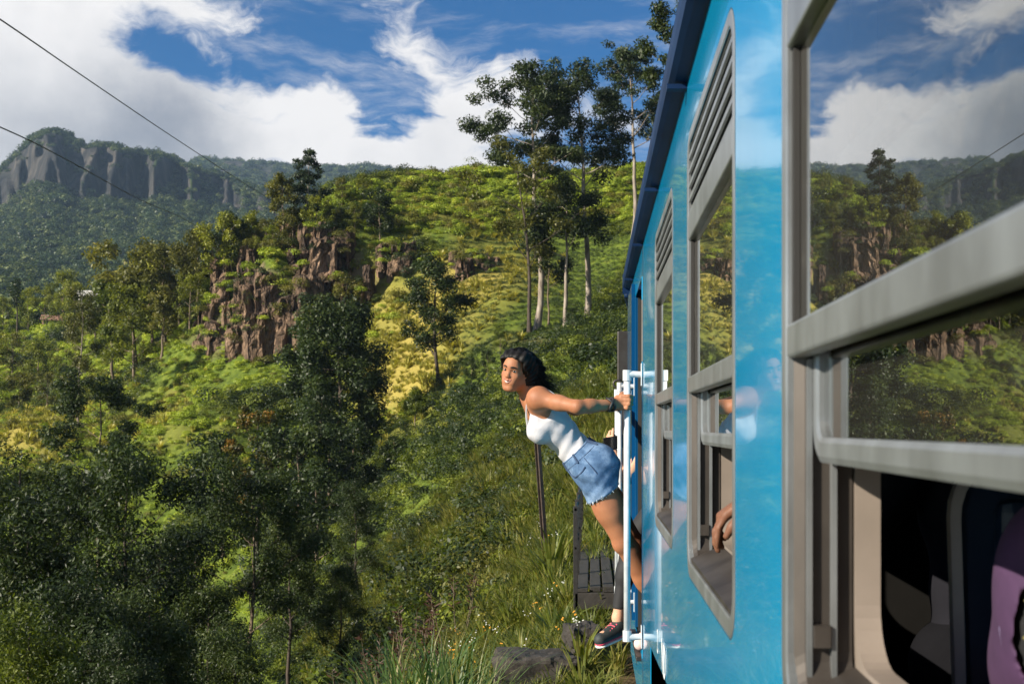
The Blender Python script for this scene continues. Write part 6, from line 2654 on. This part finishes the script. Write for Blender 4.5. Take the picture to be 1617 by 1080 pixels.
def window_hand_person():
    root, OFF, B, hip, ch = seated("seated passenger whose brown hand droops over the window ledge of the middle window", .95, 2.76, dict(dir=-1))
    hc = Vector((.96, 2.74, .20))
    Fv, Uv = Vector((-.3, -.94, -.05)), Vector((0, 0, 1))
    B.cap(ch + Vector((0, 0, .12)), hc + Vector((0, -.01, -.05)), .058, .05, .03)
    L = add_head(B, hc, Fv, Uv, 1.0)
    sL, sR = ch + Vector((-.19, 0, .10)), ch + Vector((.19, 0, .10))
    el, wr = Vector((.55, 2.66, -.30)), Vector((.352, 2.555, -.150))
    B.cap(sL, el, .052, .040, .03)
    B.cap(el, wr, .040, .028, .02)
    relaxed_hand(B, wr, (-.70, .30, -.52), (-.52, .10, .80), (.15, -.95, .15), 1.0, curl=(30, 26, 14), spread=5)
    el2, wr2 = Vector((1.20, 2.68, -.42)), Vector((1.05, 2.48, -.56))
    B.cap(sR, el2, .052, .040, .03)
    B.cap(el2, wr2, .040, .028, .02)
    relaxed_hand(B, wr2, (-.6, -.7, -.1), (0, 0, 1), (-.7, .6, 0), 1.0)
    bo = link("body", body_mesh(B, .0055, "body", M_SKIN_DK), root)
    bo.location = OFF
    face_parts(L, 1.0, bo, Fv, Uv, B)
    tp = Body()
    tp.p = B.p[:3] + [q for q in B.p if q[0] == 'c' and np.allclose(q[1], np.array(sL))] + [q for q in B.p if q[0] == 'c' and np.allclose(q[1], np.array(sR))]
    o = link("shirt", body_mesh(tp, .008, "shirt", simple_mat("dark_shirt", (.012, .012, .016), .95, spec=.1), cut=lambda X, Y, Z: np.maximum(Z - .0, -(Z + .60)), inflate=.012), root)
    o.location = OFF
    tr = Body()
    tr.p = B.p[3:9:1] + B.p[:1]
    o = link("trousers", body_mesh(tr, .008, "trousers", simple_mat("dark_trousers", (.007, .007, .009), .95, spec=.08), cut=lambda X, Y, Z: np.maximum(Z + .42, -(Z + 1.04)), inflate=.013), root)
    o.location = OFF
    hb = Body()
    hb.ell(L(0, -.025, .062), (.084, .094, .082), None, .03)
    hb.ell(L(0, -.07, .02), (.078, .055, .075), None, .03)
    Fn, Un, Rn = head_frame(Fv, Uv)
    hcn = np.array(hc)

    def hcut(X, Y, Z):
        r_ = np.stack([X, Y, Z], -1) - hcn
        return np.minimum(r_ @ np.array(Fn) - .02, .088 - r_ @ np.array(Un))
    o = link("hair", body_mesh(hb, .007, "hair", M_HAIR, cut=hcut), root)
    o.location = OFF


window_hand_person()


def scarf_person():
    root, OFF, B, hip, ch = seated("passenger in a purple headscarf with a beaded edge, at the nearest open window", .60, 1.50, dict(dir=-1), .27)
    hc = Vector((.590, 1.42, -.226))
    Fv, Uv = Vector((-.22, -.95, -.18)), Vector((.0, -.18, .98))
    B.cap(ch + Vector((0, 0, .06)), hc + Vector((.01, .02, -.03)), .060, .052, .03)
    L = add_head(B, hc, Fv, Uv, 1.0)
    for sx in (-1, 1):
        s_ = ch + Vector((.17 * sx, 0, .06))
        e_, w_ = ch + Vector((.20 * sx, -.12, -.20)), ch + Vector((.08 * sx, -.33, -.26))
        B.cap(s_, e_, .050, .038, .03)
        B.cap(e_, w_, .038, .026, .02)
        relaxed_hand(B, w_, (-.4 * sx, -.9, -.05), (0, 0, 1), (-sx, 0, 0), .92)
    bo = link("body", body_mesh(B, .0055, "body", M_SKIN_DK), root)
    bo.location = OFF
    face_parts(L, 1.0, bo, Fv, Uv, B)
    Fn, Un, Rn = head_frame(Fv, Uv)
    AA = (Rn, Fn, Un)
    hcn = np.array(hc)

    def loc(X, Y, Z):
        r_ = np.stack([X, Y, Z], -1) - hcn
        return r_ @ np.array(Fn), r_ @ np.array(Un), r_ @ np.array(Rn)
    # black under-scarf, then the purple scarf over it, open round the face
    for nm, inf, op, mt in (("under_scarf", .010, .058, simple_mat("black_underscarf", (.008, .008, .010), .8)),
                            ("headscarf", .022, .078, simple_mat("purple_scarf", (.055, .022, .068), .85, c2=(.034, .013, .044), scale=9, bump_s=.4, bump_d=.004))):
        sb = Body()
        sb.ell(L(0, -.012, .045), (.074, .094, .084), AA, .03)
        sb.ell(L(0, -.002, -.020), (.070, .078, .090), AA, .03)
        if nm == "headscarf":
            sb.ell(L(0, -.05, -.09), (.070, .06, .08), AA, .04)

        def cutf(X, Y, Z, op=op):
            f, u, r_ = loc(X, Y, Z)
            tun = op - np.sqrt(r_ ** 2 + ((u - .0) * .74) ** 2)
            return np.minimum(tun, f - .0)
        o = link(nm, body_mesh(sb, .005, nm, mt, cut=cutf, inflate=inf), root)
        o.location = OFF
        if nm == "headscarf":
            scarf = o
    # pale lilac border and beads
    mb = MB()
    rim = [L(.084 * math.cos(t), .052 - .030 * abs(math.cos(t)), .112 * math.sin(t)) for t in np.linspace(0, 6.283, 40)]
    mb.tube(rim, .0085, 8, cap=False)
    mb.build("border", simple_mat("lilac_border", (.34, .32, .52), .6), scarf, smooth=True)
    mb = MB()
    for t in np.linspace(.2, 3.0, 26):
        c = L(.083 * math.cos(t), .062 - .030 * abs(math.cos(t)), .111 * math.sin(t))
        E = Vector(c)
        V = [E + Vector(d) * .0048 for d in ((1, 0, 0), (-1, 0, 0), (0, 1, 0), (0, -1, 0), (0, 0, 1), (0, 0, -1))]
        mb.add(V, [(0, 2, 4), (2, 1, 4), (1, 3, 4), (3, 0, 4), (2, 0, 5), (1, 2, 5), (3, 1, 5), (0, 3, 5)])
    build_each(mb, "bead", simple_mat("pearl_beads", (.62, .70, .66), .15, coat=.5), scarf, smooth=True)
    mb = MB()
    for (r0, u0, rad) in ((.060, .012, .006), (.058, -.004, .0075), (.063, -.016, .006), (.056, -.026, .005), (.066, .03, .004)):
        for sg in (1, -1):
            E = Vector(L(r0 * sg, .056, u0))
            V = [E + Vector(d) * rad for d in ((1, 0, 0), (-1, 0, 0), (0, 1, 0), (0, -1, 0), (0, 0, 1), (0, 0, -1))]
            mb.add(V, [(0, 2, 4), (2, 1, 4), (1, 3, 4), (3, 0, 4), (2, 0, 5), (1, 2, 5), (3, 1, 5), (0, 3, 5)])
    build_each(mb, "sequin", simple_mat("gold_sequins", (.75, .65, .25), .15, metal=.8), scarf, smooth=True)
    tp = Body()
    tp.p = B.p[:3]
    tp.ell(ch + Vector((0, 0, -.02)), (.21, .14, .14), None, .06)
    o = link("dress", body_mesh(tp, .008, "dress", simple_mat("dark_purple_dress", (.05, .02, .06), .9), cut=lambda X, Y, Z: np.maximum(Z + .36, -(Z + .90)), inflate=.016), root)
    o.location = OFF


scarf_person()

# ------------------------------------------------------------------ things beside the line
M_SLEEPER = simple_mat("weathered_dark_timber", (.030, .025, .021), .9, c2=(.013, .011, .009), scale=7, bump_s=.6, bump_d=.02, mapscale=(1, .2, 1))


def refuge_bridge():
    root = empty("footbridge", (0.1, 14.4, -2.0))
    tag(root, "dark timber refuge platform with post railing beside the track", "footbridge")
    O = -Vector(root.location)
    y0, y1, z = 14.4, 23.5, -2.0
    xs = np.linspace(-.20, .60, 6)
    for i in range(5):
        mb = MB()
        mb.box(xs[i] + .012, xs[i + 1] - .012, y0 + .1 + .05 * (i % 2), y1, z - .05, z + .012 * (i % 3), .008)
        o = mb.build("plank", M_SLEEPER, root)
        o.location = O
    for y in np.linspace(y0 + .1, y1 - .2, 6):
        mb = MB()
        mb.box(-.22, .62, y, y + .16, z - .26, z - .055, .01)
        o = mb.build("beam", M_SLEEPER, root)
        o.location = O
    for i, y in enumerate((14.5, 15.9, 17.6, 19.4, 21.4, 23.2)):
        mb = MB()
        mb.box(-.235, -.175, y, y + .06, z - .9, z + 1.02, .004)
        mb.box(-.225, -.185, y + .01, y + .05, -4.2, z - .9)
        o = mb.build("post", M_STEEL, root)
        o.location = O
    mb = MB()
    mb.tube([(-.205, 14.5, z + .98), (-.205, 23.2, z + .98)], .018, 8)
    mb.tube([(-.205, 14.5, z + .5), (-.205, 23.2, z + .5)], .014, 8)
    mb.tube([(-.205, 14.53, z + .95), (-.205, 15.9, z + .55)], .016, 8)
    o = mb.build("railing", M_STEEL, root)
    o.location = O


refuge_bridge()

p0 = Vector((-.80, 20.5, g1(-.80, 20.5)))
mb = MB()
mb.box(-.03, .03, -.045, -.03, -.6, 2.45)
mb.box(-.009, .009, -.03, .03, -.6, 2.45)
mb.box(-.05, .05, .03, .045, -.6, 2.45)
o = mb.build("rail_post", simple_mat("rusty_steel", (.07, .045, .032), .8, c2=(.03, .02, .016), scale=9))
o.location = p0
o.rotation_euler = (0, math.radians(-4.5), math.radians(30))
tag(o, "rusty dark steel post standing in the grass below the leaning woman", "post")


def stone(px, Y, size, seed, label, rz):
    r = np.random.default_rng(seed)
    n = 18
    g = np.linspace(-1, 1, n)
    V, Q = [], []
    idx = {}

    def vid(p):
        k = tuple(np.round(p, 5))
        if k not in idx:
            idx[k] = len(V)
            V.append(p)
        return idx[k]
    for ax in range(3):
        for s in (-1, 1):
            for i in range(n - 1):
                for j in range(n - 1):
                    q = []
                    for a, b in ((i, j), (i + 1, j), (i + 1, j + 1), (i, j + 1)):
                        p = np.zeros(3)
                        p[ax] = s
                        p[(ax + 1) % 3], p[(ax + 2) % 3] = g[a], g[b]
                        q.append(vid(p))
                    Q.append(q if s > 0 else q[::-1])
    V = np.array(V)
    ln = (np.abs(V) ** 10).sum(1) ** (1 / 10)
    V = V / ln[:, None]
    nn = fbm(V[:, 0] * 2.2 + seed, V[:, 1] * 2.2, V[:, 2] * 2.6, oct=5, seed=seed, gain=.6)
    V = V * (1 + .11 * nn[:, None]) * np.array(size) / 2
    x = (px - CX) * Y / F
    me = np_mesh("boulder", V, np.array(Q), M_STONE, smooth=False)
    o = link("boulder", me, loc=(x, Y, g1(x, Y) + size[2] * .30), rot=(0, .04, rz))
    return tag(o, label, "boulder")


M_STONE = simple_mat("dark_wet_stone", (.050, .040, .033), .85, c2=(.014, .012, .010), scale=5, bump_s=.9, bump_d=.03, lo=.3, hi=.75)
stone(846, 11.6, (.80, .55, .52), 3, "wide dark stone block lying at the bottom of the frame in the grass", .1)
stone(918, 12.6, (.36, .40, .48), 9, "smaller upright dark stone beside the wide block", .35)


# tall weeds with rusty seed heads and the long-bladed grass clump at the bottom
def weed(px, Y, h, seed):
    p = on_ground(px, Y)
    r = random.Random(seed)
    root = empty("tall_weed", p)
    mb, ml = MB(), MB()
    for s in range(3):
        b = Vector((r.uniform(-.08, .08), r.uniform(-.08, .08), 0))
        t = b + Vector((r.uniform(-.25, .25), r.uniform(-.2, .2), h * r.uniform(.8, 1.05)))
        c = spline([b, b.lerp(t, .5) + Vector((r.uniform(-.05, .05), 0, 0)), t], 4)
        mb.tube(c, [.009 * (1 - .09 * i) for i in range(9)], 5)
        for k in range(26):
            q = c[-1].lerp(c[4], r.random() ** 1.4)
            d = Vector((r.gauss(0, 1), r.gauss(0, 1), r.uniform(0, 1.4))).normalized()
            e = q + d * r.uniform(.05, .16)
            sd_ = d.orthogonal().normalized() * .012
            ml.add([q, q.lerp(e, .6) + sd_, e, q.lerp(e, .6) - sd_], [(0, 1, 2, 3)])
    build_each(mb, "stem", M_BARK_TAN, root)
    tag(ml.build("seed_head", M_RUST, root), kind="stuff")
    return root


for i, (px, Y, h) in enumerate(((655, 13.5, 1.15), (700, 15, 1.2), (690, 12, 1.0), (640, 16, 1.3), (610, 14.5, 1.05), (560, 15.5, 1.3), (725, 17, 1.2), (590, 18, 1.4), (520, 17, 1.3))):
    tag(weed(px, Y, h, 30 + i), "tall brown weed with rust coloured seed heads, %s from the left on the grassy bank" % ORD[sorted([655, 700, 690, 640, 610, 560, 725, 590, 520]).index(px)], "weed", "rusty weeds on the bank")

long_me = tuft_mesh("long_grass", 77, 70, 1.0, .75, .011, M_REED)
for i, (px, Y, s) in enumerate(((660, 9.8, 1.25), (705, 9.6, 1.15), (610, 10.2, 1.2), (742, 10.4, .95), (575, 10.8, 1.1), (690, 11.3, 1.0), (635, 9.0, 1.2), (540, 10.0, 1.2), (770, 9.8, .8), (725, 8.9, 1.0))):
    o = link("grass_clump", long_me, loc=on_ground(px, Y), rot=(0, 0, i * 1.3))
    o.scale = (s, s, s)
    tag(o, "clump of long arching grass blades, %s from the left at the bottom of the bank" % ORD[sorted([660, 705, 610, 742, 575, 690, 635, 540, 770, 725]).index(px)], "grass clump", "long grass clumps at the bottom of the bank")


# ------------------------------------------------------------------ power lines
def cable(pts, rad, label):
    mb = MB()
    mb.tube(spline(pts, 8), rad, 6)
    o = mb.build("power_cable", simple_mat("black_cable", (.015, .015, .017), .6))
    return tag(o, label, "power cable")


cable([P(-260, -140, 32), P(0, 31, 42), P(130, 120, 56), P(260, 208, 78), P(370, 280, 108), P(455, 335, 150), P(500, 380, 190)], .032, "upper black power cable crossing the sky down to the slender tree")
cable([P(-300, 80, 34), P(0, 201, 46), P(110, 255, 62), P(220, 315, 90), P(310, 358, 125), P(380, 420, 170)], .030, "lower black power cable passing before the mountain peak")


# ------------------------------------------------------------------ farm houses
def house(px, Y, w, d, h, wall_c, roof_c, label, rz):
    p = on_ground(px, Y)
    root = empty("house", p + Vector((0, 0, 0)))
    root.rotation_euler = (0, 0, rz)
    mb = MB()
    mb.box(-w / 2, w / 2, -d / 2, d / 2, -1.5, h)
    mb.add([(-w / 2, -d / 2, h), (-w / 2, d / 2, h), (-w / 2, 0, h + d * .28), (w / 2, -d / 2, h), (w / 2, d / 2, h), (w / 2, 0, h + d * .28)], [(0, 1, 2), (3, 5, 4), (0, 3, 5, 2), (1, 2, 5, 4)])
    mb.build("wall", simple_mat("house_wall", wall_c, .9), root)
    mb = MB()
    e = .35
    for s in (-1, 1):
        mb.add([(-w / 2 - e, s * (d / 2 + e), h - .12), (w / 2 + e, s * (d / 2 + e), h - .12), (w / 2 + e, 0, h + d * .28 + .10), (-w / 2 - e, 0, h + d * .28 + .10),
                (-w / 2 - e, s * (d / 2 + e), h - .02), (w / 2 + e, s * (d / 2 + e), h - .02), (w / 2 + e, 0, h + d * .28 + .2), (-w / 2 - e, 0, h + d * .28 + .2)],
               [(0, 1, 2, 3), (4, 7, 6, 5), (0, 4, 5, 1), (1, 5, 6, 2), (2, 6, 7, 3), (3, 7, 4, 0)])
    mb.build("roof", simple_mat("house_roof", roof_c, .8), root)
    for x in (-w * .3, w * .3):
        mb = MB()
        mb.box(x - .45, x + .45, -d / 2 - .03, -d / 2 + .02, h * .35, h * .8)
        mb.build("window", M_RUBBER, root)
    mb = MB()
    mb.box(-.45, .45, -d / 2 - .03, -d / 2 + .02, 0, h * .8)
    mb.build("door", M_BARK_DARK, root)
    return tag(root, label, "house")


house(146, 252, 9, 5, 2.6, (.62, .60, .55), (.55, .53, .50), "small pale-roofed farmhouse on the village saddle below the mountain", .1)
house(84, 232, 3.6, 3.2, 2.0, (.40, .26, .18), (.26, .14, .10), "tiny orange-walled farmhouse among the trees on the left slope", .3)

# ------------------------------------------------------------------ air
def haze():
    m = bpy.data.materials.new("haze_air")
    m.use_nodes = True
    nt = m.node_tree
    nt.nodes.clear()
    out = nt.nodes.new('ShaderNodeOutputMaterial')
    pv = nt.nodes.new('ShaderNodeVolumePrincipled')
    pv.inputs['Color'].default_value = (.50, .72, 1.0, 1)
    pv.inputs['Density'].default_value = HAZE_DENSITY
    pv.inputs['Anisotropy'].default_value = 0.2
    nt.links.new(pv.outputs[0], out.inputs['Volume'])
    o = MB().box(-2700, 2700, -60, 2950, -60, 600).build("haze", m)
    tag(o, "pale blue air between the viewer and the mountains", "haze", kind='stuff')


HAZE_DENSITY = 0.00009
haze()
